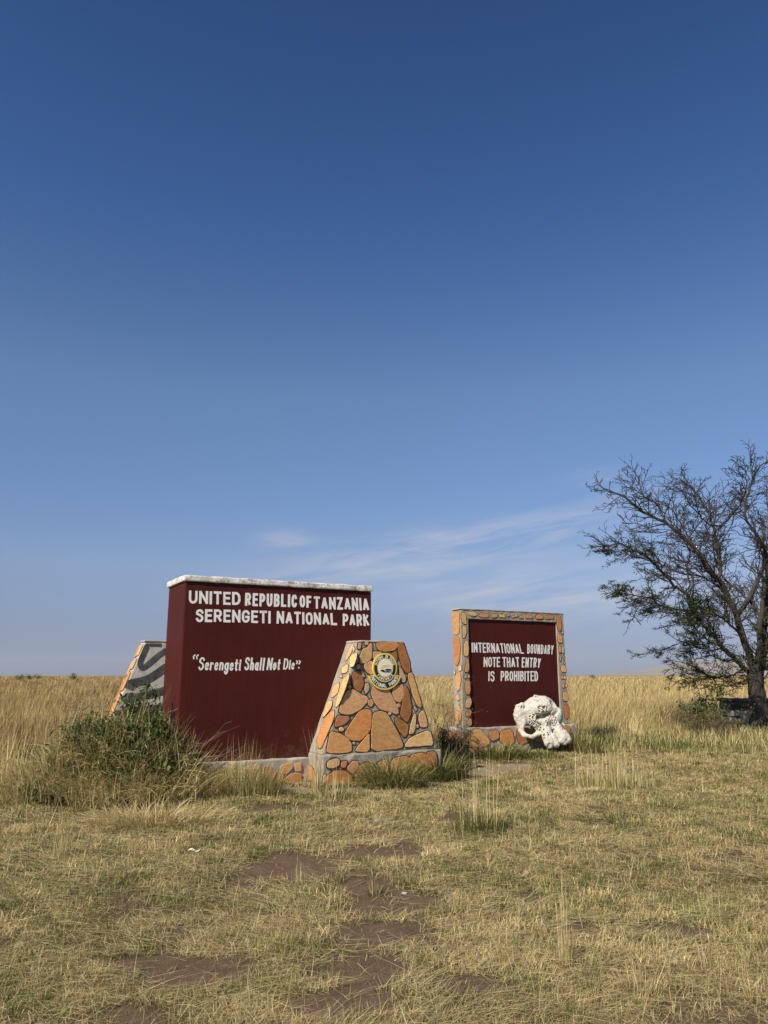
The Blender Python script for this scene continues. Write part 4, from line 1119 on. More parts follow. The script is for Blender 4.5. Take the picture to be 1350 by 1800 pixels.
# ------------------------------------------------------------------ tufts that stand out
def tuft(label, px_, py_, n, L, rad, cols, wts, lean=(0.0, 0.5), tip=(0.3, 1.2), stalks=0, SL=(0.4, 0.6), wd=0.005, sx=1.0, tiptwist=None, name='grass_tuft', cat='grass', d=None):
    c = ground_at(px_, py_)
    root = thing(name, (c[0], c[1], float(height(c[0], c[1]))), label, cat, 'grass tufts that stand out of the mown grass')
    b_ = Blades()
    a = rng.uniform(0, 6.283, n); r = np.sqrt(rng.random(n)) * rad
    x = c[0] + np.cos(a) * r * sx; y = c[1] + np.sin(a) * r * 0.7
    ok = ~built(x, y, 0.01)
    x, y, a, r = x[ok], y[ok], a[ok], r[ok]; n = len(x)
    b_.add(np.stack([x, y, height(x, y) - 0.01], -1), a + rng.normal(0, 0.7, n), rng.uniform(*L, n) * (1.1 - 0.4 * r / rad), rng.uniform(*lean, n), rng.uniform(*tip, n), wd * rng.uniform(0.7, 1.3, n), pick(cols, wts, n), nseg=4, droop=1.4)
    b_.build('leaves', GRASS, root)
    if stalks:
        b_ = Blades()
        x = c[0] + rng.normal(0, rad * 0.33 * sx, stalks); y = c[1] + rng.normal(0, rad * 0.25, stalks)
        b_.add(np.stack([x, y, height(x, y)], -1), rng.uniform(0, 6.283, stalks), rng.uniform(*SL, stalks), rng.uniform(0, 0.12, stalks), rng.uniform(0.05, 0.35, stalks), wd * 0.95, pick([PALE, STRAW], [0.6, 0.4], stalks), nseg=4)
        b_.build('stalks', GRASS, root)
    return root
GMIX, DMIX, YMIX = [GREEN, DARKG, OLIVE, STRAW], [STRAW, PALE, TAN, OLIVE], [OLIVE, STRAW, PALE, GREEN]
tuft('dark green tuft with tall pale upright stalks in the mown grass before the boundary notice', 845, 1463, 420, (0.12, 0.30), 0.24, GMIX, [.5, .3, .15, .05], stalks=42, SL=(0.45, 0.98), sx=1.2)
tuft('bushy yellow green tuft before the plinth of the maroon wall', 432, 1398, 1500, (0.25, 0.62), 0.42, YMIX, [.42, .33, .15, .10], stalks=40, SL=(0.5, 0.95), sx=1.2)
tuft('low green tuft with pale stalks rising at the near corner of the stone pillar', 590, 1402, 500, (0.08, 0.22), 0.42, GMIX, [.4, .15, .25, .2], stalks=34, SL=(0.25, 0.5), sx=1.1)
tuft('thin pale straw stalks standing tight against the stone pillar corner', 556, 1391, 40, (0.3, 0.6), 0.10, DMIX, [.5, .4, .1, 0], lean=(0, .1), tip=(.05, .4), stalks=46, SL=(0.5, 1.0))
tuft('thick green tuft hiding the middle of the stone pillar plinth', 688, 1383, 1700, (0.26, 0.70), 0.40, GMIX, [.28, .16, .30, .26], sx=1.1, lean=(0.1, 1.1), tip=(0.9, 2.2), wd=0.007)
tuft('thick green tuft at the far corner of the stone pillar plinth', 770, 1368, 2000, (0.26, 0.72), 0.42, GMIX, [.30, .2, .28, .22], sx=1.0, lean=(0.1, 1.1), tip=(0.9, 2.2), wd=0.007)
tuft('green tuft along the plinth foot between the orange plinth stones and the skull', 880, 1336, 1500, (0.15, 0.50), 0.46, GMIX, [.32, .18, .28, .22], sx=1.0, lean=(0.1, 1.0), tip=(0.7, 2.1), wd=0.008)
tuft('green tuft spreading under the elephant skull', 940, 1337, 1500, (0.05, 0.18), 0.55, GMIX, [.3, .32, .22, .16], sx=1.0, wd=0.008)
tuft('green and straw tuft beyond the skull at the plinth end of the boundary notice', 1016, 1328, 1500, (0.25, 0.62), 0.5, YMIX, [.4, .25, .1, .25], sx=1.0, wd=0.009)
tuft('wide patch of straight yellow stems in the open grass past the skull', 1080, 1385, 420, (0.15, 0.36), 0.55, YMIX, [.5, .3, .1, .1], lean=(0, .25), tip=(.1, .6), stalks=110, SL=(0.35, 0.75), sx=1.25, wd=0.006)
tuft('golden drooping tuft at the foot of the sprawling bush', 268, 1448, 1500, (0.22, 0.50), 0.55, DMIX, [.5, .2, .25, .05], lean=(0.3, 1.3), tip=(1.4, 2.3), sx=1.2, wd=0.005)
tuft('sparse upright straw tuft standing alone before the sprawling bush', 105, 1510, 70, (0.15, 0.4), 0.10, DMIX, [.5, .3, .2, 0], lean=(0, .25), tip=(.1, .9), stalks=16, SL=(.25, .48), wd=.0035)
tuft('tall straw tuft with one dark shadowed foot in the near grass below the skull', 994, 1703, 46, (0.10, 0.30), 0.05, DMIX, [.5, .3, .1, .1], lean=(0, .25), tip=(.1, .6), stalks=14, SL=(.3, .56), wd=.003)
tuft('three bent straw stalks in the near grass under the thorn tree side', 1250, 1712, 14, (0.12, 0.25), 0.06, DMIX, [.5, .4, .1, 0], stalks=5, SL=(.3, .5), wd=.003)
tuft('small spiky tuft on the edge of the largest bare earth patch', 662, 1578, 80, (0.06, 0.16), 0.07, GMIX, [.3, .2, .2, .3], lean=(.1, .9), tip=(.3, 1.2), stalks=6, SL=(.1, .2), wd=.003)
tuft('short stiff straw tuft rising from the bare earth nearest the maroon wall', 528, 1550, 26, (0.08, 0.2), 0.07, DMIX, [.6, .3, .1, 0], lean=(0, .2), tip=(.05, .4), stalks=9, SL=(.15, .3), wd=.003)
tuft('straggling yellow tuft at the lower edge of the grass', 1125, 1760, 50, (0.12, 0.28), 0.09, DMIX, [.4, .4, .1, .1], lean=(.1, .9), tip=(.4, 1.3), stalks=4, SL=(.2, .4), wd=.003)

# ------------------------------------------------------------------ shared plant parts
class Tubes:
    def __init__(self): self.V = []; self.Q = []; self.n = 0
    def add(self, pts, rad, sides=4):
        p = np.asarray(pts, float); k = len(p)
        rad = np.broadcast_to(np.asarray(rad, float), (k,))
        t = np.gradient(p, axis=0); t /= np.maximum(np.linalg.norm(t, axis=1, keepdims=True), 1e-9)
        ref = np.array([0.31, 0.93, 0.2]) if abs(t[0, 1]) < 0.8 else np.array([0.9, 0.1, 0.4])
        a = np.cross(t, ref); a /= np.maximum(np.linalg.norm(a, axis=1, keepdims=True), 1e-9)
        b_ = np.cross(t, a)
        an = np.arange(sides) * (2 * math.pi / sides)
        ring = p[:, None] + rad[:, None, None] * (a[:, None] * np.cos(an)[None, :, None] + b_[:, None] * np.sin(an)[None, :, None])
        self.V.append(ring.reshape(-1, 3))
        i = np.arange(k - 1)[:, None] * sides + np.arange(sides)[None]
        j = np.arange(k - 1)[:, None] * sides + (np.arange(sides)[None] + 1) % sides
        self.Q.append(np.stack([i, j, j + sides, i + sides], -1).reshape(-1, 4) + self.n)
        self.n += k * sides
    def build(self, name, m, parent=None, smooth=True):
        return link(name, mesh_np(name, np.concatenate(self.V), np.concatenate(self.Q)), m, parent, smooth)
def leaves(P, az, pitch, L, W, col):
    """small pointed leaves folded along the middle"""
    n = len(P); h = np.stack([np.cos(az) * np.cos(pitch), np.sin(az) * np.cos(pitch), np.sin(pitch)], -1)
    s = np.stack([-np.sin(az), np.cos(az), np.zeros(n)], -1)
    u = np.cross(h, s)
    V = np.stack([P, P + h * (L * .45)[:, None] + s * (W / 2)[:, None] + u * (W * .15)[:, None], P + h * L[:, None], P + h * (L * .45)[:, None] - s * (W / 2)[:, None] + u * (W * .15)[:, None]], 1)
    T = (np.arange(n)[:, None, None] * 4 + np.array([[0, 2, 1], [0, 3, 2]])[None]).reshape(-1, 3)
    return V.reshape(-1, 3), T, np.repeat(col, 4, 0)
def leaf_mesh(name, centres, per, spread, L, W, cols, wts, parent, droop=(-1.2, 0.3)):
    c = np.repeat(np.asarray(centres, float), per, 0); n = len(c)
    P = c + rng.normal(0, 1, (n, 3)) * np.asarray(spread)
    v, t, cc = leaves(P, rng.uniform(0, 6.283, n), rng.uniform(*droop, n), rng.uniform(*L, n), rng.uniform(*W, n), pick(cols, wts, n))
    return link(name, mesh_np(name, v, t, cc), LEAF, parent)
LG = [np.array([0.045, 0.080, 0.022]), np.array([0.070, 0.115, 0.030]), np.array([0.11, 0.155, 0.045]), np.array([0.15, 0.165, 0.055])]

# ------------------------------------------------------------------ sprawling bush by the wall
BC = np.array([-3.85, 11.15])
bush = thing('dry_bush', (BC[0], BC[1], 0), 'sprawling bush of dry tangled stems and dark green leaves beside the striped pillar', 'bush')
def dome(x, y):
    q = np.hypot((x - BC[0]) / 1.42, (y - BC[1]) / 1.05)
    side = np.interp(x, [-5.3, -4.7, -4.2, -3.7, -3.2, -2.75, -2.4], [0.40, 0.58, 0.76, 0.93, 1.10, 0.92, 0.42])
    return side * np.clip(1 - q ** 2.6, 0, 1) * (0.30 + 1.35 * fbm(x, y, 0.42, 131, 3))
b_ = Blades()
n = 11500
x = BC[0] + rng.uniform(-1.45, 1.45, n); y = BC[1] + rng.uniform(-1.05, 1.05, n)
hh = dome(x, y); ok = (hh > 0.08) & ~built(x, y, 0.02); x, y, hh = x[ok], y[ok], hh[ok]; n = len(x)
zb = hh * rng.random(n) ** 0.42
colr = pick([STRAW, PALE, TAN, GREY, OLIVE, RUST], [.38, .30, .14, .06, .10, .02], n)
b_.add(np.stack([x, y, zb * 0.9], -1), rng.normal(-1.4, 1.4, n), rng.uniform(0.15, 0.60, n), rng.uniform(0.0, 1.6, n), rng.uniform(0.6, 2.6, n), rng.uniform(0.004, 0.012, n), colr, nseg=4, droop=1.0)
n = 4200
x = BC[0] + rng.uniform(-1.5, 1.4, n); y = BC[1] + rng.uniform(-1.1, 1.0, n)
hh = dome(x, y); ok = (hh > 0.1) & ~built(x, y, 0.02); x, y, hh = x[ok], y[ok], hh[ok]; n = len(x)
b_.add(np.stack([x, y, x * 0], -1), rng.uniform(0, 6.283, n), hh * rng.uniform(0.8, 1.5, n), rng.uniform(0.0, 0.3, n), rng.uniform(0.2, 1.5, n), rng.uniform(0.005, 0.010, n), pick([STRAW, OLIVE, GREEN, TAN], [.35, .3, .15, .2], n), nseg=4, droop=1.5)
n = 4500
a = rng.uniform(0, 6.283, n); q = rng.uniform(0.55, 1.22, n)
x = BC[0] - 0.05 + np.cos(a) * 1.5 * q; y = BC[1] - 0.1 + np.sin(a) * 1.1 * q; ok = ~built(x, y, 0.03) & (x > -6) ; x, y, a = x[ok], y[ok], a[ok]; n = len(x)
b_.add(np.stack([x, y, rng.uniform(0, 0.12, n)], -1), a + rng.normal(0, 0.9, n), rng.uniform(0.2, 0.62, n), rng.uniform(0.1, 1.0, n), rng.uniform(0.9, 2.3, n), rng.uniform(0.004, 0.009, n), pick([STRAW, PALE, TAN, OLIVE], [.42, .3, .16, .12], n), nseg=4, droop=1.3)
n = 700
x = BC[0] + rng.uniform(-1.7, 1.2, n); y = BC[1] + rng.uniform(-0.7, 1.1, n); ok = ~built(x, y, 0.03); x, y = x[ok], y[ok]; n = len(x)
b_.add(np.stack([x, y, dome(x, y) * 0.4], -1), rng.uniform(0, 6.283, n), rng.uniform(0.5, 1.0, n), rng.uniform(0.0, 0.35, n), rng.uniform(0.2, 1.1, n), rng.uniform(0.004, 0.008, n), pick([STRAW, PALE, OLIVE], [.45, .35, .2], n), nseg=4, droop=1.5)
b_.build('dry_stems', GRASS, bush)
n = 460
x = BC[0] + rng.normal(0.40, 0.66, n); y = BC[1] + rng.normal(0.05, 0.5, n)
hh = dome(x, y); ok = (hh > 0.25) & ~built(x, y, 0.05); x, y, hh = x[ok], y[ok], hh[ok]
keepr = rng.random(len(x)) < np.interp(x, [-4.9, -4.2, -3.5, -2.8], [0.12, 0.4, 0.9, 1.0])
x, y, hh = x[keepr], y[keepr], hh[keepr]
lf = np.stack([x, y, hh * rng.uniform(0.66, 1.12, len(x))], -1)
leaf_mesh('leaves', lf, 30, (0.085, 0.075, 0.075), (0.07, 0.16), (0.026, 0.055), LG, [.3, .36, .24, .10], bush)
tb = Tubes()
for _ in range(46):
    x0, y0 = BC[0] + rng.uniform(-0.5, 0.75), BC[1] + rng.uniform(-0.5, 0.4)
    tip = np.array([x0 + rng.uniform(-0.4, 0.5), y0 + rng.uniform(-0.3, 0.2), rng.uniform(0.5, 1.2)])
    if built(np.array([x0]), np.array([y0]), 0.05)[0] or built(tip[:1], tip[1:2], 0.05)[0]: continue
    tt = np.linspace(0, 1, 6)[:, None]
    pts = np.array([x0, y0, 0]) * (1 - tt) + tip * tt + rng.normal(0, 0.03, (6, 3)) * (tt > 0)
    tb.add(pts, np.linspace(0.009, 0.0025, 6), 4)
for _ in range(22):        # bare twigs poking out before the maroon paint
    s0 = rng.uniform(-2.25, -1.85); base_ = P0 + U * s0 + NRM * rng.uniform(-0.30, 0.05) + Z * rng.uniform(0.1, 0.5)
    d = U * rng.uniform(0.15, 0.62) + Z * rng.uniform(-0.05, 0.55) + NRM * rng.uniform(-0.12, 0.1)
    tt = np.linspace(0, 1, 6)[:, None]
    pts = base_ + d * tt + rng.normal(0, 0.02, (6, 3)) * tt
    tb.add(pts, np.linspace(0.006, 0.002, 6), 3)
    for q in range(3):
        p_ = pts[rng.integers(2, 6)]; e_ = d * 0.3 + rng.normal(0, 0.1, 3); e_ -= NRM * min(0, e_ @ NRM)
        tb.add(np.stack([p_, p_ + e_ * 0.5 + rng.normal(0, 0.01, 3), p_ + e_]), [0.003, 0.0025, 0.0015], 3)
tb.build('bare_twigs', DRYSTEM, bush)

def weed(name, label, c, h, r, nst, per, LL, WW, cols, wts, cat='weed', group=None, stem=0.004, droop=(-1.2, 0.3), sub=4):
    root = thing(name, (c[0], c[1], float(height(c[0], c[1]))), label, cat, group)
    tb = Tubes(); cs = []
    for _ in range(nst):
        a = rng.uniform(0, 6.283); q = math.sqrt(rng.random()) * r
        tip = np.array([c[0] + math.cos(a) * q, c[1] + math.sin(a) * q, h * rng.uniform(0.6, 1.05)])
        p0 = np.array([c[0] + math.cos(a) * q * 0.3, c[1] + math.sin(a) * q * 0.3, 0.0])
        tt = np.linspace(0, 1, 6)[:, None]
        pts = p0 * (1 - tt) + tip * tt + rng.normal(0, 0.025 * h, (6, 3)) * (tt > 0)
        tb.add(pts, np.linspace(stem, stem * 0.35, 6), 4)
        cs += [pts[k] for k in (3, 4, 5)]
        for _k in range(sub):
            k = rng.integers(2, 6); d = rng.normal(0, 1, 3) * np.array([1, 1, 0.5]) + np.array([0, 0, 0.7]); d *= rng.uniform(0.08, 0.22) * h / np.linalg.norm(d)
            tb.add(np.stack([pts[k], pts[k] + d * 0.5 + rng.normal(0, 0.01, 3), pts[k] + d]), [stem * 0.5, stem * 0.4, stem * 0.25], 3)
            cs.append(pts[k] + d)
    tb.build('stems', DRYSTEM, root)
    if per: leaf_mesh('leaves', cs, per, (0.05 * r + 0.02,) * 3, LL, WW, cols, wts, root, droop)
    return root
WGRP = 'dark green weeds by the sprawling bush'
weed('leafy_weed', 'dark green weed out in the dry grass, farthest from the maroon wall', ground_at(55, 1366), 0.42, 0.26, 10, 9, (0.05, 0.11), (0.02, 0.04), LG, [.5, .35, .15, 0], 'weed', WGRP)
weed('leafy_weed', 'dark green weed with the broad leaf crown next to the sprawling bush', ground_at(135, 1366), 0.72, 0.42, 16, 9, (0.05, 0.11), (0.02, 0.04), LG, [.5, .35, .15, 0], 'weed', WGRP)
weed('leafy_weed', 'low dark green weed close to the ground between golden tuft and dry grass', ground_at(75, 1418), 0.24, 0.34, 14, 8, (0.04, 0.09), (0.018, 0.035), LG, [.4, .4, .2, 0], 'weed', WGRP)
weed('dry_weed', 'leafless brown weed behind the sprawling bush against the skyline', (-5.35, 14.3), 1.25, 0.75, 26, 3, (0.015, 0.04), (0.008, 0.016), [TAN, RUST, OLIVE], [.4, .4, .2], 'weed', None, 0.006, sub=9)
weed('dry_weed', 'thin brown leafless stems between the stone pillar and the boundary notice', (1.32, 14.9), 1.28, 0.42, 22, 2, (0.015, 0.04), (0.008, 0.016), [TAN, RUST, OLIVE], [.4, .4, .2], 'weed', None, 0.005, sub=8)
weed('leafy_weed', 'shaded green undergrowth at the foot of the boundary notice beside the stone pillar', (1.35, 15.5), 0.55, 0.42, 20, 10, (0.04, 0.12), (0.012, 0.028), LG, [.4, .35, .2, .05], 'weed', None)
weed('sapling', 'small dark sapling with broad leaves under the low thorn tree boughs', (8.05, 20.0), 1.25, 0.62, 16, 8, (0.06, 0.13), (0.035, 0.06), LG, [.5, .35, .15, 0], 'sapling', None, 0.009)
weed('dry_weed', 'dense twiggy brown thicket below the dark sapling', (8.1, 19.4), 0.75, 1.0, 46, 4, (0.02, 0.05), (0.008, 0.018), [TAN, OLIVE, GREEN], [.4, .3, .3], 'weed', None, 0.006, sub=9)

for fx, fd, fh in ((36, 170, 1.75), (52, 190, 1.7), (66, 210, 1.75), (128, 180, 1.8), (1042, 230, 1.75)):
    q = EYEV + ray(fx, 1187) * (fd / ray(fx, 1187)[1])
    weed('distant_shrub', 'small dark shrub far out on the dry plain', (q[0], q[1]), fh, fh * 0.55, 14, 6, (0.15, 0.3), (0.08, 0.16), [TAN, OLIVE, LG[1]], [.3, .35, .35], 'shrub', 'far shrubs on the plain', 0.02)
# ------------------------------------------------------------------ thorn tree
TD = 21.5
TB = EYEV + ray(1330, 1290) * (TD / ray(1330, 1290)[1]); TB[2] = 0
tree = thing('thorn_tree', tuple(TB), 'nearly bare thorn tree with spreading dark boughs and few green leaves', 'tree')
def tp(X_, Y_, dy=0.0):
    px_, py_ = 1000 + X_ / 3.214, 770 + Y_ / 3.214
    r = ray(px_, py_); p = EYEV + r * (TD / r[1])
    return p + np.array([0, dy, 0])
LIMBS = [  # (points in a 3.214 times enlargement of the photograph, depth drift at the tip, start radius, tip radius)
 ([(1065, 1690), (1058, 1560), (1050, 1420), (1040, 1330)], 0.0, 0.18, 0.15),
 ([(1040, 1340), (985, 1300), (930, 1245), (860, 1190), (800, 1120), (735, 1060), (690, 990), (640, 905), (560, 850), (490, 785), (400, 700), (310, 655), (240, 628), (170, 640), (125, 665)], -1.1, 0.085, 0.010),
 ([(735, 1060), (670, 1010), (600, 985), (500, 975), (420, 960), (360, 935), (250, 925), (135, 925)], -1.8, 0.042, 0.007),
 ([(1040, 1330), (1010, 1190), (965, 1040), (935, 945), (880, 820), (800, 715), (740, 620), (650, 520), (565, 435), (450, 365), (340, 265), (270, 222), (185, 172)], 0.7, 0.125, 0.009),
 ([(960, 1000), (1000, 940), (1040, 860), (1085, 740), (1092, 650), (1045, 570), (985, 480), (960, 380), (985, 250), (1000, 180), (1050, 105), (1115, 85)], -0.8, 0.08, 0.008),
 ([(880, 790), (885, 690), (880, 600), (885, 510), (860, 350), (805, 210), (745, 120), (690, 72)], 1.4, 0.072, 0.008),
 ([(1100, 1690), (1085, 1520), (1066, 1330), (1064, 1180), (1072, 1010), (1090, 850), (1112, 720), (1135, 590), (1150, 430), (1130, 280), (1160, 140), (1190, 70)], -0.4, 0.115, 0.009),
 ([(1125, 1690), (1105, 1500), (1095, 1360), (1120, 1230), (1165, 1080), (1230, 930), (1300, 780), (1400, 640), (1480, 520), (1590, 400), (1680, 330)], 0.6, 0.12, 0.009),
 ([(1080, 1330), (1130, 1130), (1160, 950), (1190, 780), (1240, 600), (1260, 450), (1320, 280), (1340, 130)], 1.6, 0.10, 0.008),
 ([(640, 905), (640, 840), (618, 760), (632, 690), (600, 600), (540, 545), (440, 560), (360, 520), (260, 510)], -0.5, 0.03, 0.006),
 ([(935, 945), (900, 870), (850, 800), (780, 760), (700, 740), (620, 690), (500, 640), (420, 600), (340, 575)], 1.8, 0.045, 0.006),
 ([(900, 500), (940, 420), (985, 330), (1000, 250), (975, 160), (965, 110)], -1.4, 0.034, 0.006),
 ([(740, 620), (720, 520), (700, 420), (690, 330), (670, 230)], 1.5, 0.036, 0.006),
 ([(1010, 1190), (950, 1110), (860, 1050), (780, 1010), (700, 1000), (600, 1030), (520, 1060), (440, 1040)], -2.0, 0.045, 0.006),
 ([(930, 1245), (850, 1260), (760, 1230), (660, 1250), (560, 1300)], -1.2, 0.032, 0.005),
 ([(985, 1300), (900, 1340), (800, 1350), (690, 1360), (600, 1360), (480, 1320)], -1.5, 0.034, 0.005),
 ([(1040, 1360), (985, 1390), (930, 1380), (860, 1400), (790, 1390), (720, 1420)], -0.8, 0.03, 0.006),
 ([(860, 1190), (800, 1200), (740, 1180), (660, 1150), (580, 1190), (510, 1210)], 1.0, 0.028, 0.005),
 ([(800, 1120), (740, 1140), (700, 1190), (640, 1200), (560, 1185)], -1.8, 0.026, 0.005),
 ([(1240, 930), (1300, 900), (1400, 860), (1520, 820), (1640, 800)], -1.2, 0.04, 0.006),
 ([(1110, 1230), (1220, 1150), (1340, 1090), (1480, 1060), (1620, 1080)], 0.9, 0.05, 0.006),
 ([(1072, 1010), (1040, 930), (1010, 860), (940, 760), (930, 640), (950, 540), (1010, 450)], 2.2, 0.05, 0.006),
 ([(1085, 740), (1120, 640), (1190, 540), (1230, 420), (1240, 300), (1280, 190)], -1.6, 0.045, 0.006),
 ([(885, 510), (830, 450), (760, 400), (700, 360), (640, 290), (590, 235)], -1.0, 0.034, 0.006),
 ([(565, 435), (520, 330), (440, 290), (400, 250), (330, 180)], -0.6, 0.018, 0.005),
]
trunk, boughs = Tubes(), Tubes()
WOOD = []
leafpts = []
def wiggle(p, amp):
    k = len(p)
    return p + rng.normal(0, 1, (k, 3)) * amp * np.linspace(0, 1, k)[:, None]
def refine(p, k):
    t = np.linspace(0, len(p) - 1, k); i = np.minimum(t.astype(int), len(p) - 2); f = (t - i)[:, None]
    p0 = p[np.maximum(i - 1, 0)]; p1 = p[i]; p2 = p[i + 1]; p3 = p[np.minimum(i + 2, len(p) - 1)]
    return 0.5 * (2 * p1 + (p2 - p0) * f + (2 * p0 - 5 * p1 + 4 * p2 - p3) * f ** 2 + (3 * p1 - p0 - 3 * p2 + p3) * f ** 3)
def leafiness(p):
    d = p - EYEV; fy = d[1] * ct + d[2] * st; up = -d[1] * st + d[2] * ct
    X_ = (675 + F_PX * d[0] / fy - 1000) * 3.214; Y_ = (900 - F_PX * up / fy - 770) * 3.214
    cl_ = math.sin(p[0] * 3.1 + p[2] * 2.3) * math.sin(p[2] * 3.7 - p[0] * 1.1 + 1.0) * math.sin(p[1] * 2.9 + 0.4 * p[0]); v = 0.015
    if Y_ > 560 and X_ < 480: v = 0.55
    if 880 < Y_ < 1420 and X_ < 900: v = max(v, 0.50)
    if 1150 < Y_ < 1400 and 600 < X_ < 1150: v = max(v, 0.30)
    if 330 < Y_ < 480 and 600 < X_ < 800: v = max(v, 0.2)
    if X_ > 1100 and Y_ > 700: v = max(v, 0.2)
    return min(1.0, v * (2.2 if cl_ > 0.08 else 0.35))
cen = tp(1060, 900)
def twig(p, d, L, r, lvl):
    k = 5 if lvl == 1 else 4
    pts = [p]; dd = d / np.linalg.norm(d)
    for _ in range(k - 1):
        dd = dd + rng.normal(0, 0.19, 3) * np.array([1, 1, 0.7]) + np.array([0, 0, 0.02]); dd /= np.linalg.norm(dd)
        pts.append(pts[-1] + dd * L / (k - 1))
    pts = np.array(pts)
    boughs.add(pts, np.linspace(r, max(r * 0.5, 0.0068), k), 4 if lvl == 1 else 3)
    if lvl < 3:
        step = 0.13 if lvl == 1 else 0.12
        m_ = max(2, int(L / step))
        for q in range(m_):
            t = (q + 0.6 + rng.uniform(-0.3, 0.3)) / m_ * (k - 1); i = min(int(t), k - 2)
            b0 = pts[i] + (pts[i + 1] - pts[i]) * (t - i); ax_ = pts[i + 1] - pts[i]; ax_ /= np.linalg.norm(ax_)
            s = rng.normal(0, 1, 3); s[2] *= 0.45; s -= ax_ * (s @ ax_); s /= np.linalg.norm(s)
            twig(b0, ax_ * 0.75 + s * rng.uniform(0.5, 1.0), L * rng.uniform(0.28, 0.55) * (1.1 - 0.4 * q / m_), max(r * 0.62, 0.0078), lvl + 1)
    if lvl >= 2:
        lv = leafiness(pts[-1])
        if rng.random() < lv * 0.5:
            leafpts.extend(pts[1:])
for li, (pl, drift, r0, r1) in enumerate(LIMBS):
    k = len(pl); pl = [(a, b_ + max(0.0, 75 * (1 - b_ / 600))) for a, b_ in pl]
    p = np.array([tp(a, b_, drift * (i / (k - 1)) ** 1.2) for i, (a, b_) in enumerate(pl)])
    if li and WOOD:
        w_ = np.concatenate(WOOD); q0 = tp(*pl[0], 0)
        sx_ = w_[:, [0, 2]] * (TD / w_[:, 1:2]) if False else np.stack([w_[:, 0] / w_[:, 1], (w_[:, 2] - EYE) / w_[:, 1]], 1)
        tgt = np.array([q0[0] / q0[1], (q0[2] - EYE) / q0[1]])
        near = w_[np.argmin(np.linalg.norm(sx_ - tgt, axis=1))]
        if pl[0][1] < 1500:
            dy0 = near[1] - TD
            p = np.array([tp(a, b_, dy0 + drift * (i / (k - 1)) ** 1.2) for i, (a, b_) in enumerate(pl)])
            p[0] = near
    fine = refine(p, k * 4)
    fine[1:] += rng.normal(0, 0.014, (len(fine) - 1, 3))
    rad = np.linspace(1, 0, len(fine)) ** 0.85 * (r0 - r1) + r1
    if li == 0: rad = np.interp(np.linspace(0, 1, len(fine)), [0, 0.25, 1], [0.26, 0.19, 0.165])
    WOOD.append(fine)
    rad = rad * (0.82 if li else 0.95)
    trunk.add(fine, rad, 9 if r0 > 0.06 else 6)
    if li == 0: continue
    seg = np.linalg.norm(np.diff(fine, axis=0), axis=1); cum = np.concatenate([[0], np.cumsum(seg)]); tot = cum[-1]
    s = max(0.18 * tot, 0.35)
    while s < tot:
        i = min(np.searchsorted(cum, s), len(fine) - 1); t = s / tot
        ax_ = fine[i] - fine[i - 1]; ax_ /= max(np.linalg.norm(ax_), 1e-6)
        sd = rng.normal(0, 1, 3); sd[2] = sd[2] * 0.42 + 0.08; sd -= ax_ * (sd @ ax_); sd /= np.linalg.norm(sd)
        L = rng.uniform(0.40, 1.35) * (1.15 - 0.6 * t)
        twig(fine[i], ax_ * 0.8 + sd * rng.uniform(0.6, 1.1), L, max(rad[i] * 0.42, 0.009) if rad[i] < 0.05 else 0.016, 1)
        s += rng.uniform(0.07, 0.16) * (1.8 if pl[-1][1] > 1150 else 1.0)
trunk.build('trunk', BARK, tree)
boughs.build('branches', TWIG, tree)
leaf_mesh('leaves', leafpts, 9, (0.05, 0.05, 0.022), (0.05, 0.095), (0.022, 0.042), LG, [.25, .4, .25, .1], tree, droop=(-0.6, 0.6))

# ------------------------------------------------------------------ stack of old masonry behind the tree
KB = EYEV + ray(1316, 1290) * (23.4 / ray(1316, 1290)[1]); KB[2] = 0
SLAB = mortar_mat('dark_weathered_stone', (0.035, 0.030, 0.026), (0.12, 0.10, 0.08))
SLABP = mortar_mat('pale_broken_stone', (0.30, 0.26, 0.20), (0.55, 0.48, 0.38))
pier = thing('masonry_stack', tuple(KB), 'crumbling dark stack of stone courses half hidden behind the thorn tree trunk', 'stone stack')
zz_ = -0.1
for i, (hh_, ins, mt) in enumerate(((0.34, 0.0, SLAB), (0.15, 0.04, SLABP), (0.04, 0.06, SLAB), (0.16, 0.01, SLABP), (0.10, 0.06, SLAB), (0.14, 0.02, SLAB), (0.08, -0.05, SLAB))):
    x0, x1 = -0.62 + ins, 0.75 - ins; y0, y1 = -0.4 + ins, 0.45
    cs = [KB + np.array(q) for q in [(x0, y0, zz_), (x1, y0, zz_), (x1, y1, zz_), (x0, y1, zz_), (x0, y0, zz_ + hh_), (x1, y0, zz_ + hh_), (x1, y1, zz_ + hh_), (x0, y1, zz_ + hh_)]]
    rough_block('stone_course', cs, mt, pier, cuts=0.08, amp=0.03, bevel=0.02, seed=20 + i, freq=5)
    zz_ += hh_ + 0.003

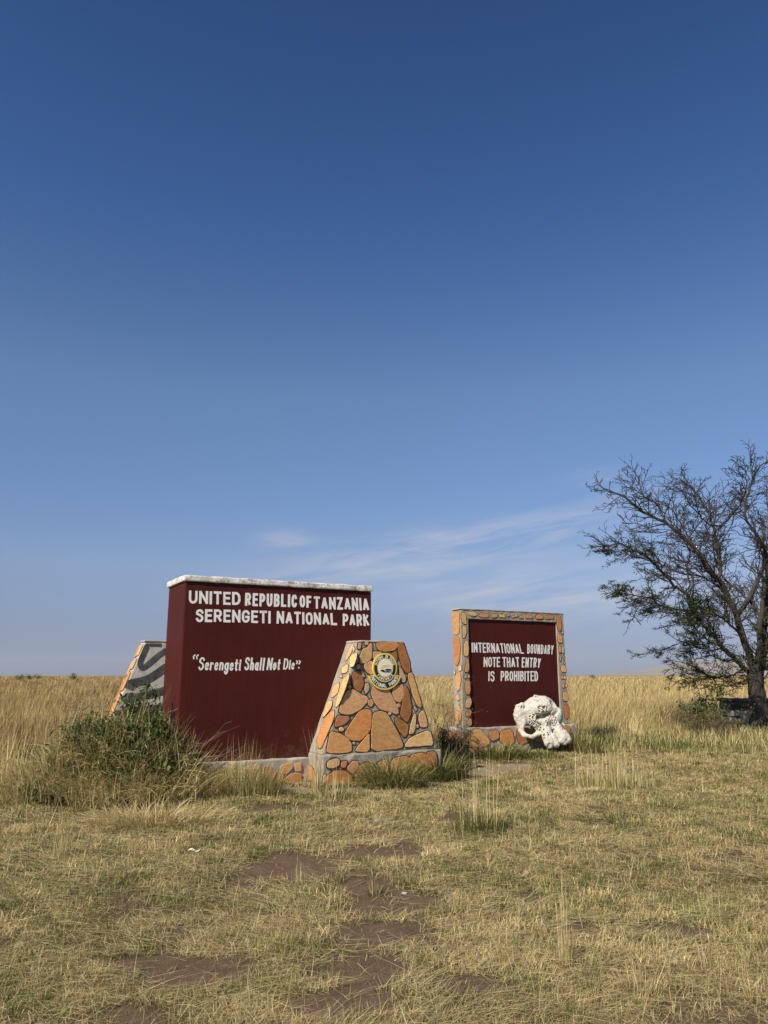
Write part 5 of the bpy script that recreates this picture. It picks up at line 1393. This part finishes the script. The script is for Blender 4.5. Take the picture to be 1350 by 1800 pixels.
# ------------------------------------------------------------------ small things lying in the grass
def pebble(label, px_, py_, r, col, group=None):
    c = ground_at(px_, py_); bm = bmesh.new()
    bmesh.ops.create_icosphere(bm, subdivisions=3, radius=1)
    from mathutils import noise
    for v in bm.verts:
        q = 1 + 0.35 * noise.noise(v.co * 1.3 + Vector((px_, 0, 0))) + 0.12 * noise.noise(v.co * 4)
        v.co = Vector((v.co.x * r * 1.2 * q, v.co.y * r * q, v.co.z * r * 0.65 * q))
    me = bpy.data.meshes.new('stone'); bm.to_mesh(me); bm.free()
    o = link('stone', me, flat_mat('field_stone', col, 0.9, 0.3, 30))
    o.location = (c[0], c[1], float(height(c[0], c[1])) + r * 0.3)
    return tag(o, label, 'stone', group, 'thing')
pebble('grey stone in the grass between pillar plinth and bare earth', 664, 1446, 0.045, (0.24, 0.21, 0.17), 'loose stones')
pebble('small pale pebble on the bare earth edge', 711, 1577, 0.018, (0.36, 0.33, 0.31), 'loose stones')
pebble('small dark clod on the bare earth below the pillar', 724, 1648, 0.022, (0.06, 0.035, 0.024), 'loose stones')
pebble('brown clod on the bare earth patch nearest the lower edge', 305, 1703, 0.016, (0.10, 0.065, 0.045), 'loose stones')
c = ground_at(340, 1503)
mb = MB(); k = 9
vs = []
for i in range(k):
    t = i / (k - 1); x_ = (t - 0.5) * 0.11; wv = 0.004 + 0.004 * math.sin(t * 9); zz_ = 0.035 + 0.010 * math.sin(t * 7)
    vs += [(c[0] + x_, c[1] - wv, c[2] + zz_), (c[0] + x_ + 0.01, c[1] + wv, c[2] + zz_ + 0.014)]
mb.add(vs, [(2 * i, 2 * i + 2, 2 * i + 3, 2 * i + 1) for i in range(k - 1)])
o = mb.build('paper_scrap', flat_mat('dirty_paper', (0.52, 0.47, 0.38), 0.8, 0.25))
sm = o.modifiers.new('thick', 'SOLIDIFY'); sm.thickness = 0.0015
tag(o, 'crumpled white scrap of paper lying in the trampled grass', 'litter', None, 'thing')

# ------------------------------------------------------------------ air
hz = bpy.data.meshes.new('haze')
bm = bmesh.new(); bmesh.ops.create_cube(bm, size=1.0)
for v in bm.verts:
    v.co = Vector((v.co.x * 19500, (v.co.y + 0.5) * 12900 - 700, -3.5 if v.co.z < 0 else 260))
bm.to_mesh(hz); bm.free()
m = bpy.data.materials.new('air'); m.use_nodes = True
nt = m.node_tree; nt.nodes.clear()
out = nt.nodes.new('ShaderNodeOutputMaterial'); pv = nt.nodes.new('ShaderNodeVolumePrincipled')
pv.inputs['Color'].default_value = (0.76, 0.83, 0.96, 1); pv.inputs['Density'].default_value = 0.00007; pv.inputs['Anisotropy'].default_value = 0.0
nt.links.new(pv.outputs[0], out.inputs['Volume'])
hzo = link('haze', hz, m)
tag(hzo, kind='stuff')
